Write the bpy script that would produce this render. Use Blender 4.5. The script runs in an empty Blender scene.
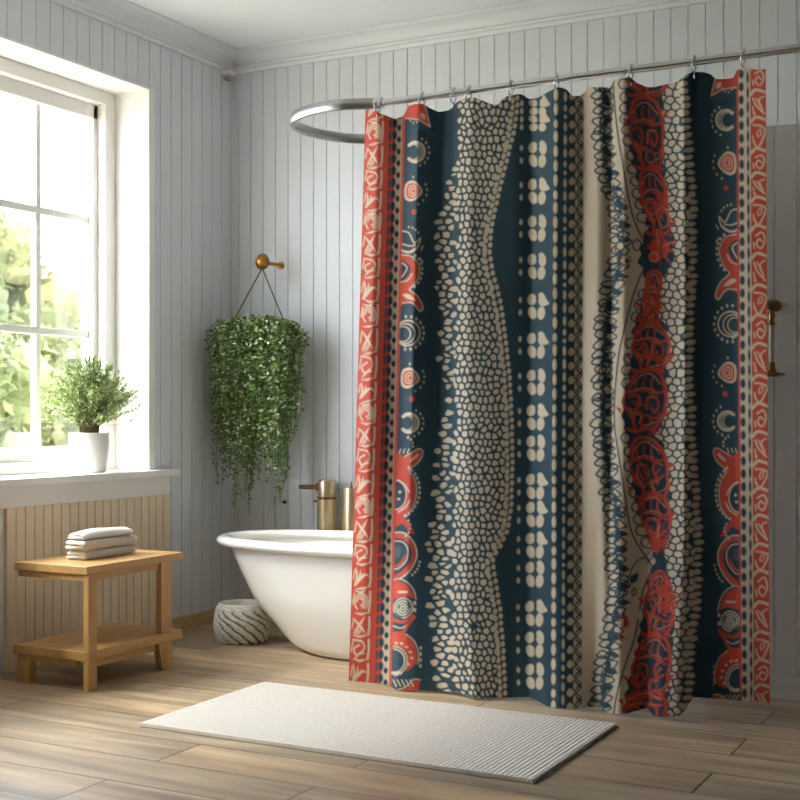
import bpy, bmesh, math, random
import numpy as np
from mathutils import Vector, Matrix, noise as mnoise
C = bpy.context.scene.collection
PI = math.pi
# ------------------------------------------------------------------ camera
F_PX = 1268.0                       # focal length in pixels of the 800 px frame
TH = math.radians(27.9)             # the view is turned this far left of +Y
HORIZON = 415.0
cam_d = bpy.data.cameras.new('camera')
cam = bpy.data.objects.new('camera', cam_d); C.objects.link(cam)
cam_d.sensor_width = 36.0; cam_d.lens = 36.0 * F_PX / 800.0
cam_d.shift_y = (HORIZON - 400.0) / 800.0
cam.location = (0, 0, 1.0); cam.rotation_euler = (PI / 2, 0, TH)
cam_d.dof.use_dof = True; cam_d.dof.focus_distance = 4.9; cam_d.dof.aperture_fstop = 5.0
bpy.context.scene.camera = cam
# ------------------------------------------------------------------ world, sun, exposure
w = bpy.data.worlds.new('world'); bpy.context.scene.world = w; w.use_nodes = True
bg = w.node_tree.nodes['Background']
bg.inputs['Color'].default_value = (0.915, 0.91, 1.0, 1); bg.inputs['Strength'].default_value = 9.0
sun_d = bpy.data.lights.new('sun', 'SUN'); sun_d.energy = 7.5; sun_d.angle = math.radians(20)
sun_d.color = (1.0, 0.93, 0.84)
sun = bpy.data.objects.new('sun', sun_d); C.objects.link(sun)
sun.rotation_euler = Vector((0.55, 0.40, -0.70)).to_track_quat('-Z', 'Y').to_euler()
vs = bpy.context.scene.view_settings
vs.view_transform = 'Standard'; vs.look = 'None'; vs.gamma = 1.0; vs.use_curve_mapping = False
vs.exposure = 1.06
bpy.context.scene.cycles.max_bounces = 10
bpy.context.scene.cycles.diffuse_bounces = 6
bpy.context.scene.cycles.transparent_max_bounces = 12
bpy.context.scene.cycles.sample_clamp_indirect = 6.0
def portal(name, loc, sx, sy, rot):
    d = bpy.data.lights.new(name, 'AREA'); d.shape = 'RECTANGLE'; d.size = sx; d.size_y = sy
    d.cycles.is_portal = True
    o = bpy.data.objects.new(name, d); C.objects.link(o); o.location = loc; o.rotation_euler = rot
# room: left wall x = XL, back wall y = YB, floor z = 0
XL, YB, ZC = -3.672, 5.16, 2.78
XR, YF = 1.75, -1.6
WY0, WY1, WZ0, WZ1 = 1.72, 4.554, 0.72, 2.475     # window opening in the left wall
portal('window_portal', (-4.02, (WY0 + WY1) / 2, (WZ0 + WZ1) / 2), WZ1 - WZ0, WY1 - WY0, (0, -PI / 2, 0))

# ------------------------------------------------------------------ helpers
def s2l(c):
    return tuple(((v / 255.0) / 12.92 if v <= 10.31 else (((v / 255.0) + 0.055) / 1.055) ** 2.4) for v in c)
def mat(name, rgb, rough=0.6, metal=0.0, var=0.05, scale=8.0, bump=0.0, bscale=200.0, spec=0.5, stretch=None, sheen=0.0, coat=0.0):
    """principled material whose colour varies a little with 3D noise"""
    m = bpy.data.materials.new(name); m.use_nodes = True
    nt = m.node_tree; b = nt.nodes['Principled BSDF']
    b.inputs['Roughness'].default_value = rough; b.inputs['Metallic'].default_value = metal
    b.inputs['Specular IOR Level'].default_value = spec
    b.inputs['Sheen Weight'].default_value = sheen; b.inputs['Coat Weight'].default_value = coat
    tc = nt.nodes.new('ShaderNodeTexCoord'); mp = nt.nodes.new('ShaderNodeMapping')
    nt.links.new(tc.outputs['Object'], mp.inputs['Vector'])
    if stretch: mp.inputs['Scale'].default_value = stretch
    n = nt.nodes.new('ShaderNodeTexNoise'); n.inputs['Scale'].default_value = scale; n.inputs['Detail'].default_value = 5
    nt.links.new(mp.outputs['Vector'], n.inputs['Vector'])
    r = nt.nodes.new('ShaderNodeValToRGB'); c = s2l(rgb)
    r.color_ramp.elements[0].position = 0.3; r.color_ramp.elements[1].position = 0.7
    r.color_ramp.elements[0].color = tuple(v * (1 - var) for v in c) + (1,)
    r.color_ramp.elements[1].color = tuple(min(1, v * (1 + var)) for v in c) + (1,)
    nt.links.new(n.outputs['Fac'], r.inputs['Fac']); nt.links.new(r.outputs['Color'], b.inputs['Base Color'])
    if bump:
        n2 = nt.nodes.new('ShaderNodeTexNoise'); n2.inputs['Scale'].default_value = bscale; n2.inputs['Detail'].default_value = 3
        nt.links.new(mp.outputs['Vector'], n2.inputs['Vector'])
        bp = nt.nodes.new('ShaderNodeBump'); bp.inputs['Strength'].default_value = bump; bp.inputs['Distance'].default_value = 0.01
        nt.links.new(n2.outputs['Fac'], bp.inputs['Height']); nt.links.new(bp.outputs['Normal'], b.inputs['Normal'])
    return m
def island_mat(name, cols, rough=0.55, trans=0.0):
    """leaf material: every leaf (mesh island) takes its own colour from a ramp"""
    m = bpy.data.materials.new(name); m.use_nodes = True
    nt = m.node_tree; b = nt.nodes['Principled BSDF']; b.inputs['Roughness'].default_value = rough
    g = nt.nodes.new('ShaderNodeNewGeometry'); r = nt.nodes.new('ShaderNodeValToRGB')
    r.color_ramp.interpolation = 'LINEAR'
    els = r.color_ramp.elements
    while len(els) < len(cols): els.new(0.5)
    for e, (p, c) in zip(els, cols): e.position = p; e.color = s2l(c) + (1,)
    nt.links.new(g.outputs['Random Per Island'], r.inputs['Fac']); nt.links.new(r.outputs['Color'], b.inputs['Base Color'])
    if trans:
        t = nt.nodes.new('ShaderNodeBsdfTranslucent'); mx = nt.nodes.new('ShaderNodeMixShader')
        mx.inputs['Fac'].default_value = trans
        nt.links.new(r.outputs['Color'], t.inputs['Color'])
        nt.links.new(b.outputs[0], mx.inputs[1]); nt.links.new(t.outputs[0], mx.inputs[2])
        nt.links.new(mx.outputs[0], nt.nodes['Material Output'].inputs['Surface'])
    return m
def obj(name, bm, m, parent=None, smooth=False, loc=None):
    me = bpy.data.meshes.new(name)
    if isinstance(bm, bmesh.types.BMesh):
        bmesh.ops.recalc_face_normals(bm, faces=bm.faces[:]) if smooth != 'leaf' else None
        bm.to_mesh(me); bm.free()
    else:
        vs_, fs_ = bm; me.from_pydata([tuple(v) for v in vs_], [], fs_); me.update()
    if smooth and smooth != 'leaf':
        me.shade_smooth()
        if smooth == 'auto': me.set_sharp_from_angle(angle=math.radians(40))
    me.materials.append(m)
    o = bpy.data.objects.new(name, me); C.objects.link(o)
    if parent: o.parent = parent
    if loc is not None: o.location = loc
    return o
def tag(o, label, cat, group=None):
    o['label'] = label; o['category'] = cat
    if group: o['group'] = group
    return o
def thing(name, label, cat, loc=(0, 0, 0), group=None):
    o = bpy.data.objects.new(name, None); C.objects.link(o); o.location = loc; o.empty_display_size = 0.1
    return tag(o, label, cat, group)
def struct(name, bm, m, parent=None, smooth=False):
    o = obj(name, bm, m, parent, smooth)
    if parent is None: o['kind'] = 'structure'
    return o
def box(bm, x0, x1, y0, y1, z0, z1, bevel=0.0, seg=2):
    r = bmesh.ops.create_cube(bm, size=1.0)
    for v in r['verts']:
        v.co = Vector((x0 + (v.co.x + .5) * (x1 - x0), y0 + (v.co.y + .5) * (y1 - y0), z0 + (v.co.z + .5) * (z1 - z0)))
    if bevel:
        ed = list({e for v in r['verts'] for e in v.link_edges})
        bmesh.ops.bevel(bm, geom=ed, offset=bevel, segments=seg, profile=0.6, affect='EDGES')
    return bm
def boxes(*bs, bevel=0.0):
    bm = bmesh.new()
    for b in bs: box(bm, *b, bevel=bevel)
    return bm
def lathe(bm, prof, cx=0, cy=0, n=40, cap0=True, cap1=True):
    rings = []
    for r, z in prof:
        rings.append([bm.verts.new((cx + r * math.cos(2 * PI * i / n), cy + r * math.sin(2 * PI * i / n), z)) for i in range(n)])
    for a, b in zip(rings, rings[1:]):
        for i in range(n): bm.faces.new((a[i], a[(i + 1) % n], b[(i + 1) % n], b[i]))
    if cap0: bm.faces.new(rings[0][::-1])
    if cap1: bm.faces.new(rings[-1])
    return bm
def tube(bm, pts, r, n=10, closed=False, caps=True):
    pts = [Vector(p) for p in pts]; rings = []; N = len(pts); prev = None
    rr = r if hasattr(r, '__len__') else [r] * N
    for i, p in enumerate(pts):
        a = pts[(i - 1) % N] if closed or i > 0 else p
        b = pts[(i + 1) % N] if closed or i < N - 1 else p
        d = (b - a).normalized()
        if prev is None:
            up = Vector((0, 0, 1)) if abs(d.z) < .9 else Vector((1, 0, 0))
            u = d.cross(up).normalized()
        else:
            u = (prev - d * prev.dot(d)).normalized()
        prev = u; v = d.cross(u)
        rings.append([bm.verts.new(p + (u * math.cos(2 * PI * k / n) + v * math.sin(2 * PI * k / n)) * rr[i]) for k in range(n)])
    for i in range(N if closed else N - 1):
        a, b = rings[i], rings[(i + 1) % N]
        for k in range(n): bm.faces.new((a[k], a[(k + 1) % n], b[(k + 1) % n], b[k]))
    if caps and not closed: bm.faces.new(rings[0][::-1]); bm.faces.new(rings[-1])
    return bm
def catmull(P, n=8, closed=False):
    P = [np.array(p, float) for p in P]; N = len(P); out = []
    for i in range(N if closed else N - 1):
        if closed: p0, p1, p2, p3 = P[i - 1], P[i], P[(i + 1) % N], P[(i + 2) % N]
        else: p0, p1, p2, p3 = P[max(i - 1, 0)], P[i], P[i + 1], P[min(i + 2, N - 1)]
        for k in range(n):
            t = k / n
            out.append(.5 * (2 * p1 + (p2 - p0) * t + (2 * p0 - 5 * p1 + 4 * p2 - p3) * t * t + (3 * p1 - p0 - 3 * p2 + p3) * t ** 3))
    if not closed: out.append(P[-1])
    return np.array(out)

# ------------------------------------------------------------------ materials
M_wall = mat('wall_paint', (220, 223, 228), 0.45, var=0.015, scale=3)
M_white = mat('white_paint', (238, 236, 232), 0.4, var=0.01, scale=4)
M_crown = mat('crown_paint', (228, 230, 234), 0.45, var=0.01, scale=4)
M_ceil = mat('ceiling_paint', (236, 237, 242), 0.8, var=0.01, scale=2)
M_bead = mat('beige_beadboard', (230, 212, 184), 0.5, var=0.04, scale=5, stretch=(1, 1, .15))
M_base = mat('pale_wood_trim', (201, 170, 125), 0.5, var=0.07, scale=9, stretch=(1, .15, 3))
M_ledge = mat('grey_panel_paint', (232, 231, 230), 0.45, var=0.015, scale=3)

# ------------------------------------------------------------------ structure
def floor_mat():
    m = bpy.data.materials.new('wood_plank_floor'); m.use_nodes = True
    nt = m.node_tree; L = nt.links; N = nt.nodes; b = N['Principled BSDF']
    tc = N.new('ShaderNodeTexCoord')
    mp = N.new('ShaderNodeMapping'); mp.inputs['Location'].default_value = (0.35, 0.04, 0); L.new(tc.outputs['Object'], mp.inputs['Vector'])
    br = N.new('ShaderNodeTexBrick'); L.new(mp.outputs['Vector'], br.inputs['Vector'])
    br.offset = 0.37; br.offset_frequency = 2; br.inputs['Scale'].default_value = 1.0
    br.inputs['Brick Width'].default_value = 1.45; br.inputs['Row Height'].default_value = 0.2105
    br.inputs['Mortar Size'].default_value = 0.0028; br.inputs['Mortar Smooth'].default_value = 0.3; br.inputs['Bias'].default_value = 0.0
    br.inputs['Color1'].default_value = (0, 0, 0, 1); br.inputs['Color2'].default_value = (1, 1, 1, 1); br.inputs['Mortar'].default_value = (.5, .5, .5, 1)
    # grain, shifted per board
    cmb = N.new('ShaderNodeVectorMath'); cmb.operation = 'MULTIPLY_ADD'
    L.new(br.outputs['Color'], cmb.inputs[0]); cmb.inputs[1].default_value = (7, 13, 5); L.new(mp.outputs['Vector'], cmb.inputs[2])
    m2 = N.new('ShaderNodeMapping'); m2.inputs['Scale'].default_value = (0.9, 7.0, 1); L.new(cmb.outputs[0], m2.inputs['Vector'])
    n1 = N.new('ShaderNodeTexNoise'); n1.inputs['Scale'].default_value = 1.6; n1.inputs['Detail'].default_value = 8; n1.inputs['Distortion'].default_value = 0.6
    L.new(m2.outputs['Vector'], n1.inputs['Vector'])
    m3 = N.new('ShaderNodeMapping'); m3.inputs['Scale'].default_value = (2.5, 60.0, 1); L.new(cmb.outputs[0], m3.inputs['Vector'])
    n2 = N.new('ShaderNodeTexNoise'); n2.inputs['Scale'].default_value = 2.0; n2.inputs['Detail'].default_value = 4; L.new(m3.outputs['Vector'], n2.inputs['Vector'])
    r = N.new('ShaderNodeValToRGB'); e = r.color_ramp.elements
    e[0].position = 0.28; e[0].color = s2l((138, 121, 104)) + (1,)
    e[1].position = 0.72; e[1].color = s2l((208, 184, 154)) + (1,)
    k = e.new(0.5); k.color = s2l((176, 155, 130)) + (1,)
    L.new(n1.outputs['Fac'], r.inputs['Fac'])
    # tint per board
    tr = N.new('ShaderNodeValToRGB'); t = tr.color_ramp.elements
    t[0].color = (0.80, 0.83, 0.87, 1); t[1].color = (1.08, 1.03, 0.96, 1)
    L.new(br.outputs['Color'], tr.inputs['Fac'])
    mx = N.new('ShaderNodeMix'); mx.data_type = 'RGBA'; mx.blend_type = 'MULTIPLY'; mx.inputs[0].default_value = 1
    L.new(r.outputs['Color'], mx.inputs[6]); L.new(tr.outputs['Color'], mx.inputs[7])
    g2 = N.new('ShaderNodeMapRange'); g2.inputs[1].default_value = .35; g2.inputs[2].default_value = .65; g2.inputs[3].default_value = .9; g2.inputs[4].default_value = 1.06
    L.new(n2.outputs['Fac'], g2.inputs[0])
    mx2 = N.new('ShaderNodeMix'); mx2.data_type = 'RGBA'; mx2.blend_type = 'MULTIPLY'; mx2.inputs[0].default_value = 1
    L.new(mx.outputs[2], mx2.inputs[6]); L.new(g2.outputs[0], mx2.inputs[7])
    mx3 = N.new('ShaderNodeMix'); mx3.data_type = 'RGBA'; L.new(br.outputs['Fac'], mx3.inputs[0])
    L.new(mx2.outputs[2], mx3.inputs[6]); mx3.inputs[7].default_value = s2l((66, 55, 46)) + (1,)
    L.new(mx3.outputs[2], b.inputs['Base Color'])
    rr = N.new('ShaderNodeMapRange'); rr.inputs[3].default_value = .30; rr.inputs[4].default_value = .5; L.new(n1.outputs['Fac'], rr.inputs[0]); L.new(rr.outputs[0], b.inputs['Roughness'])
    bp = N.new('ShaderNodeBump'); bp.inputs['Strength'].default_value = 0.5; bp.inputs['Distance'].default_value = 0.003; bp.invert = True
    L.new(br.outputs['Fac'], bp.inputs['Height']); L.new(bp.outputs['Normal'], b.inputs['Normal'])
    return m
struct('floor', boxes((XL - .3, XR + .2, YF - .2, YB + .2, -.12, 0)), floor_mat())
struct('ceiling', boxes((XL - .3, XR + .2, YF - .2, YB + .2, ZC, ZC + .12)), M_ceil)
GAP, BD = 0.0045, 0.005
def cuts(lo, hi, w, phase):
    k = math.floor((lo - phase) / w); out = []
    while phase + k * w < hi:
        a, b = max(lo, phase + k * w + GAP / 2), min(hi, phase + (k + 1) * w - GAP / 2)
        if b - a > .003: out.append((a, b))
        k += 1
    return out
# left wall: solid slab with two openings, faced with grooved boards
bm = bmesh.new(); xs0, xs1 = XL - .30, XL - BD
for (a, b, z0, z1) in ((YF, WY0, 0, ZC), (WY1, YB + .2, 0, ZC), (WY0, WY1, 0, WZ0), (WY0, WY1, WZ1, ZC)):
    box(bm, xs0, xs1, a, b, z0, z1)
for a, b in cuts(YF, YB, .0785, 3.657):
    segs = [(0, ZC)]
    for o0, o1 in ((WY0, WY1),):
        if a >= o0 - .001 and b <= o1 + .001: segs = [(0, WZ0), (WZ1, ZC)]
    hit = [(o0, o1) for o0, o1 in ((WY0, WY1),) if a < o1 and b > o0]
    if hit and len(segs) == 1:
        o0, o1 = hit[0]
        if a < o0: box(bm, xs1 - .002, XL, a, o0, 0, ZC); box(bm, xs1 - .002, XL, o0, b, 0, WZ0); box(bm, xs1 - .002, XL, o0, b, WZ1, ZC)
        else: box(bm, xs1 - .002, XL, o1, b, 0, ZC); box(bm, xs1 - .002, XL, a, o1, 0, WZ0); box(bm, xs1 - .002, XL, a, o1, WZ1, ZC)
    else:
        for z0, z1 in segs: box(bm, xs1 - .002, XL, a, b, z0, z1)
struct('wall_left', bm, M_wall)
bm = bmesh.new(); box(bm, XL - .3, XR + .2, YB + BD, YB + .2, 0, ZC)
for a, b in cuts(XL, XR, .0723, -2.187): box(bm, a, b, YB, YB + BD + .002, 0, ZC)
struct('wall_back', bm, M_wall)
M_dim = mat('grey_wall_paint', (150, 150, 152), 0.6, var=.02)  # mid grey chosen for the unseen walls to cut bounce light
struct('wall_right', boxes((XR, XR + .2, YF, YB, 0, ZC)), M_dim)
struct('wall_front', boxes((XL - .3, XR + .2, YF - .2, YF, 0, ZC)), M_dim)
# crown moulding, mitred in the corner
PR = [(0, 2.683), (.012, 2.683), (.016, 2.69), (.016, 2.700), (.028, 2.703), (.032, 2.710), (.028, 2.717), (.022, 2.719)]
PR += [(.022 + .058 * (1 - math.cos(t * PI / 2)), 2.719 + .044 * math.sin(t * PI / 2)) for t in (.15, .3, .45, .6, .75, .9, 1.0)]
PR += [(.084, 2.765), (.088, 2.768), (.092, 2.772), (.092, ZC), (0, ZC)]
def crown(name, side):
    bm = bmesh.new(); ra, rb = [], []
    for d, z in PR:
        if side == 'left':
            ra.append(bm.verts.new((XL + d, YF, z))); rb.append(bm.verts.new((XL + d, YB - d, z)))
        else:
            ra.append(bm.verts.new((XL + d, YB - d, z))); rb.append(bm.verts.new((XR, YB - d, z)))
    for i in range(len(PR) - 1): bm.faces.new((ra[i], ra[i + 1], rb[i + 1], rb[i]))
    bm.faces.new(ra); bm.faces.new(rb[::-1])
    struct(name, bm, M_crown, smooth='auto')
crown('trim_1', 'left'); crown('trim_2', 'back')
# window in the left wall: lining, frame, sash with glazing bars, panes, sill, apron
def glass_mat():
    m = bpy.data.materials.new('window_glass'); m.use_nodes = True; nt = m.node_tree
    t = nt.nodes.new('ShaderNodeBsdfTransparent'); g = nt.nodes.new('ShaderNodeBsdfGlossy'); g.inputs['Roughness'].default_value = .02
    t.inputs['Color'].default_value = (.97, .985, .98, 1)
    x = nt.nodes.new('ShaderNodeMixShader'); x.inputs[0].default_value = .05; nt.links.new(t.outputs[0], x.inputs[1]); nt.links.new(g.outputs[0], x.inputs[2])
    nt.links.new(x.outputs[0], nt.nodes['Material Output'].inputs['Surface']); return m
M_glass = glass_mat()
def window(name, y0, y1, bars_y, bars_z, sill_y0, sill_y1):
    o = bpy.data.objects.new(name, None); C.objects.link(o); o.location = (0, 0, 0); o['kind'] = 'structure'
    ri, rl = .04, XL + .004       # lining thickness, room-side edge
    obj('window_lining', boxes((-3.96, rl, y1 - ri, y1, .752, WZ1), (-3.96, rl, y0, y0 + ri, .752, WZ1), (-3.96, rl, y0 + ri, y1 - ri, WZ1 - .012, WZ1), bevel=.003), M_white, o)
    a, b, zt = y0 + ri, y1 - ri, WZ1 - .012
    fr = boxes((-3.93, -3.86, b - .0705, b, .752, zt), (-3.93, -3.86, a, a + .0705, .752, zt), (-3.93, -3.86, a + .065, b - .065, zt - .06, zt), (-3.93, -3.86, a + .065, b - .065, .752, .80), bevel=.004)
    box(fr, -3.97, -3.93, b - .105, b - .0, .752, zt); box(fr, -3.97, -3.93, a, a + .105, .752, zt)
    obj('window_frame', fr, M_white, o)
    sa, sb, st, sz = a + .07, b - .07, zt - .06, .80
    bars = boxes((-3.965, -3.905, sb - .03, sb, sz, st), (-3.965, -3.905, sa, sa + .03, sz, st), (-3.965, -3.905, sa, sb, st - .065, st), (-3.965, -3.905, sa, sb, sz, .862), bevel=.004)
    for y in bars_y: box(bars, -3.962, -3.932, y - .015, y + .015, .862, st - .06, bevel=.003)
    for z in bars_z: box(bars, -3.962, -3.930, sa + .03, sb - .03, z - .016, z + .016, bevel=.003)
    obj('window_sash', bars, M_white, o)
    ys = [sa + .03] + list(bars_y) + [sb - .03]; zs = [.862] + list(bars_z) + [st - .06]
    for i in range(len(ys) - 1):
        for j in range(len(zs) - 1):
            obj('window_pane', boxes((-3.950, -3.946, ys[i], ys[i + 1], zs[j], zs[j + 1])), M_glass, o)
    sl = boxes((-3.97, XL - .001, y0 + .001, y1 - .001, .722, .752)); box(sl, XL - .001, XL + .052, sill_y0, sill_y1, .722, .752, bevel=.004)
    obj('window_sill', sl, M_white, o)
    obj('sill_apron', boxes((XL - .001, XL + .018, sill_y0 + .03, sill_y1 - .03, .637, .722), bevel=.003), M_white, o)
window('window_1', WY0, WY1, (4.099, 3.76, 3.42, 3.08, 2.74, 2.40, 2.06), (1.883, 1.364), 1.6, 4.68)
# beadboard panel under the window
bm = bmesh.new(); box(bm, XL - .001, XL + .006, 3.64, 4.655, 0, .637)
for a, b in cuts(3.64, 4.655, .0506, 3.64): box(bm, XL + .004, XL + .014, a, b, 0, .637)
struct('trim_3', bm, M_bead)
struct('baseboard_left', boxes((XL - .001, XL + .016, 4.66, YB, 0, .062), bevel=.003), M_base)
struct('baseboard_back', boxes((XL + .016, -1.2, YB - .016, YB + .001, 0, .062), bevel=.003), M_base)
# tall panelled boxing added at back wall's right end to catch curtain shade
LX0, LY = -1.17, 4.57
LH = 2.02
bm = boxes((LX0, XR, LY, YB + .001, 0, LH)); box(bm, LX0 - .001, XR, LY - .012, LY, 0, .03, bevel=.002)
px = -1.03
for a, b in ((LX0, -1.02), (-.62, -.54), (-.16, -.08), (.3, .38), (.76, .84), (1.22, 1.3), (1.68, XR)): box(bm, a, b, LY - .010, LY + .001, .031, LH - .001, bevel=.003)
for a, b in ((.031, .075),): box(bm, LX0, XR, LY - .0095, LY + .001, a, b, bevel=.003)
for k in range(12): 
    x = -1.0 + k * .078
    box(bm, x, x + .0725, LY - .004, LY + .001, .08, LH - .001, bevel=.001)
struct('trim_4', bm, M_ledge)

# ------------------------------------------------------------------ shower curtain
RY, RZ = 4.12, 2.1565
def ray(px, py, y):
    """world point on the sight line of a place in the photo, at depth y (used to lay the cloth out in metres)"""
    r = (px - 400.0) / F_PX; t = y / (math.cos(TH) + r * math.sin(TH))
    return t * (-math.sin(TH) + r * math.cos(TH)), y, 1.0 + (HORIZON - py) / F_PX * t
TOP = [(357,108),(364,110),(377,115),(388,119),(397,116),(401,106),(408,104),(418,104),(424,108),(434,112),(445,110),(453,102),(462,98),(470,97),(478,100),(488,104),(495,105),(501,98),(507,95),(519,94),(527,99),(536,98),(546,92),(552,89),(557,87),(565,89),(571,96),(579,96),(584,92),(588,87),(600,87),(610,88),(613,80),(622,78),(630,77),(637,83),(647,87),(655,87),(668,84),(678,82),(685,76),(693,72),(704,72),(712,74),(717,79),(725,79),(735,78),(739,69),(745,67),(752,68),(760,70),(768,69)]
BOT = [(357,681),(362,684),(380,685),(397,687),(402,691),(408,692),(418,690),(444,691),(458,692),(464,696),(474,699),(490,698),(531,697),(539,701),(548,706),(558,708),(577,709),(599,706),(603,712),(612,714),(625,714),(643,709),(648,708),(652,715),(660,717),(678,717),(686,708),(692,697),(718,699),(743,701),(768,703)]
FOLD = [(357,1),(370,-2),(385,.5),(396,3.2),(402,2),(411,-3.2),(425,-.5),(440,3.2),(449,2.6),(457,-2),(468,-3.8),(490,-2),(515,1),(531,3.6),(540,0),(554,-3.8),(568,-2),(579,2.4),(586,.6),(597,-2.2),(603,-1.6),(610,1.6),(615,-2.4),(624,-3.6),(645,2.4),(664,3.2),(677,.6),(684,-3.2),(692,-1),(700,2.4),(715,3.2),(727,2.8),(735,2.2),(742,.2),(755,-1.2),(768,-2.6)]
FBOT = [(357,-1),(380,0),(397,-1),(403,-9),(420,-8),(445,-3),(460,-6),(472,-10),(490,-7),(515,-1),(531,1),(545,-6),(560,-9),(577,-6),(597,0),(606,-7),(620,-9),(643,1),(650,-3),(660,-8),(678,-6),(690,4),(700,9),(720,9),(743,7),(768,9)]
def lin(T, x): return np.interp(x, [p[0] for p in T], [p[1] for p in T])
def smo(a, k):
    ker = np.hanning(2 * k + 3)[1:-1]; ker /= ker.sum()
    return np.convolve(np.pad(a, k, 'edge'), ker, 'valid')
NX, NY = 612, 790
XX = np.linspace(357, 768, NX + 1); VV = np.linspace(0, 1, NY + 1)
top = smo(lin(TOP, XX), 3); bot = smo(lin(BOT, XX), 3); fold = smo(lin(FOLD, XX), 5); fbot = smo(lin(FBOT, XX), 5)
PY = top[None, :] + (bot - top)[None, :] * VV[:, None]
amp = np.interp(XX, [357, 400, 460, 555, 600, 700, 768], [8.5, 7, 3.5, 1.4, .5, -1, -2])
shift = -amp[None, :] * (PY - 400) / 290.0
# the hem swings a little
sway = np.interp(XX, [357, 440, 456, 468, 500, 560, 768], [0, 0, 5, 7, 2, 0, 0])[None, :] * np.clip((PY - 600) / 95.0, 0, 1) ** 2
PX = XX[None, :] + shift + sway
u_ = VV[:, None]
blend = np.clip((u_ - .35) / .65, 0, 1) ** 2
sm = blend * blend * (3 - 2 * blend) if False else blend
wob = 0.35 * np.sin(XX[None, :] * .055 + u_ * 5.0) + .25 * np.sin(XX[None, :] * .11 - u_ * 8)
tuck = np.clip(u_ / .06, 0, 1)
DY = 0.01 * (fold[None, :] * (.85 + .25 * u_) * (1 - sm) + fbot[None, :] * sm * .8 + wob * tuck)
hem = np.exp(-((u_ - .045) / .0035) ** 2) * .0014                     # stitched line under the top edge
YY = RY + DY + hem
r_ = (PX - 400.0) / F_PX; t_ = YY / (math.cos(TH) + r_ * math.sin(TH))
WX = t_ * (-math.sin(TH) + r_ * math.cos(TH)); WZ = 1.0 + (HORIZON - PY) / F_PX * t_
WZ = np.maximum(WZ, 0.004)

# --- the printed pattern, drawn into an array and carried by the cloth as a colour attribute
RED = np.array(s2l((182, 68, 51))); NAVY = np.array(s2l((37, 64, 77))); CRM = np.array(s2l((194, 180, 158))); ORG = np.array(s2l((196, 122, 90)))
S = 2.0; X0, Y0 = 350.0, 60.0
CW, CH = int((775 - X0) * S), int((725 - Y0) * S)
cv = np.zeros((CH, CW, 3)); cv[:] = NAVY
def win(xa, xb, ya, yb):
    i0, i1 = max(0, int((xa - X0) * S) - 2), min(CW, int((xb - X0) * S) + 3)
    j0, j1 = max(0, int((ya - Y0) * S) - 2), min(CH, int((yb - Y0) * S) + 3)
    if i1 <= i0 or j1 <= j0: return None
    gx = X0 + (np.arange(i0, i1) + .5) / S; gy = Y0 + (np.arange(j0, j1) + .5) / S
    return (slice(j0, j1), slice(i0, i1)), gx[None, :], gy[:, None]
def put(sl, a, col):
    a = a[..., None]; cv[sl] = cv[sl] * (1 - a) + np.asarray(col) * a
AA = 0.5
def cov(d): return np.clip(.5 - d / (2 * AA), 0, 1)          # d: signed distance in px, inside negative
def ell(cx, cy, rx, ry, col, rot=0.0, egg=0.0):
    R = max(rx, ry) + 2; W = win(cx - R, cx + R, cy - R, cy + R)
    if not W: return
    sl, gx, gy = W; c, s = math.cos(rot), math.sin(rot)
    x = (gx - cx) * c + (gy - cy) * s; y = -(gx - cx) * s + (gy - cy) * c
    k = rx * (1 + egg * y / ry)
    q = np.sqrt((x / k) ** 2 + (y / ry) ** 2) + 1e-6
    put(sl, cov((q - 1) * min(rx, ry)), col)
def stroke(P, wd, col, taper=False):
    P = np.asarray(P, float); m = wd + 2
    W = win(P[:, 0].min() - m, P[:, 0].max() + m, P[:, 1].min() - m, P[:, 1].max() + m)
    if not W: return
    sl, gx, gy = W; best = np.full((gy.shape[0], gx.shape[1]), 1e9); n = len(P) - 1
    for i in range(n):
        a, b = P[i], P[i + 1]; d = b - a; L2 = d @ d + 1e-9
        t = np.clip(((gx - a[0]) * d[0] + (gy - a[1]) * d[1]) / L2, 0, 1)
        ww = wd / 2
        if taper: ww = wd / 2 * np.sin(PI * np.clip((i + t) / n, .06, .94)) ** .7
        best = np.minimum(best, np.hypot(gx - a[0] - t * d[0], gy - a[1] - t * d[1]) - ww)
    put(sl, cov(best), col)
def poly(P, col, smooth=0):
    if smooth: P = catmull(P, smooth, True)
    P = np.asarray(P, float)
    W = win(P[:, 0].min() - 2, P[:, 0].max() + 2, P[:, 1].min() - 2, P[:, 1].max() + 2)
    if not W: return
    sl, gx, gy = W; ins = np.zeros((gy.shape[0], gx.shape[1]), bool); best = np.full(ins.shape, 1e9)
    for i in range(len(P)):
        a, b = P[i - 1], P[i]; d = b - a; L2 = d @ d + 1e-9
        t = np.clip(((gx - a[0]) * d[0] + (gy - a[1]) * d[1]) / L2, 0, 1)
        best = np.minimum(best, np.hypot(gx - a[0] - t * d[0], gy - a[1] - t * d[1]))
        if a[1] != b[1]:
            ins ^= ((a[1] > gy) != (b[1] > gy)) & (gx < (b[0] - a[0]) * (gy - a[1]) / (b[1] - a[1]) + a[0])
    put(sl, cov(np.where(ins, -best, best)), col)
def arc(cx, cy, r, a0, a1, n=14, ry=None):
    return [(cx + r * math.cos(a0 + (a1 - a0) * i / n), cy + (ry or r) * math.sin(a0 + (a1 - a0) * i / n)) for i in range(n + 1)]
def rect(xa, xb, ya, yb, col): poly([(xa, ya), (xb, ya), (xb, yb), (xa, yb)], col)
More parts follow.
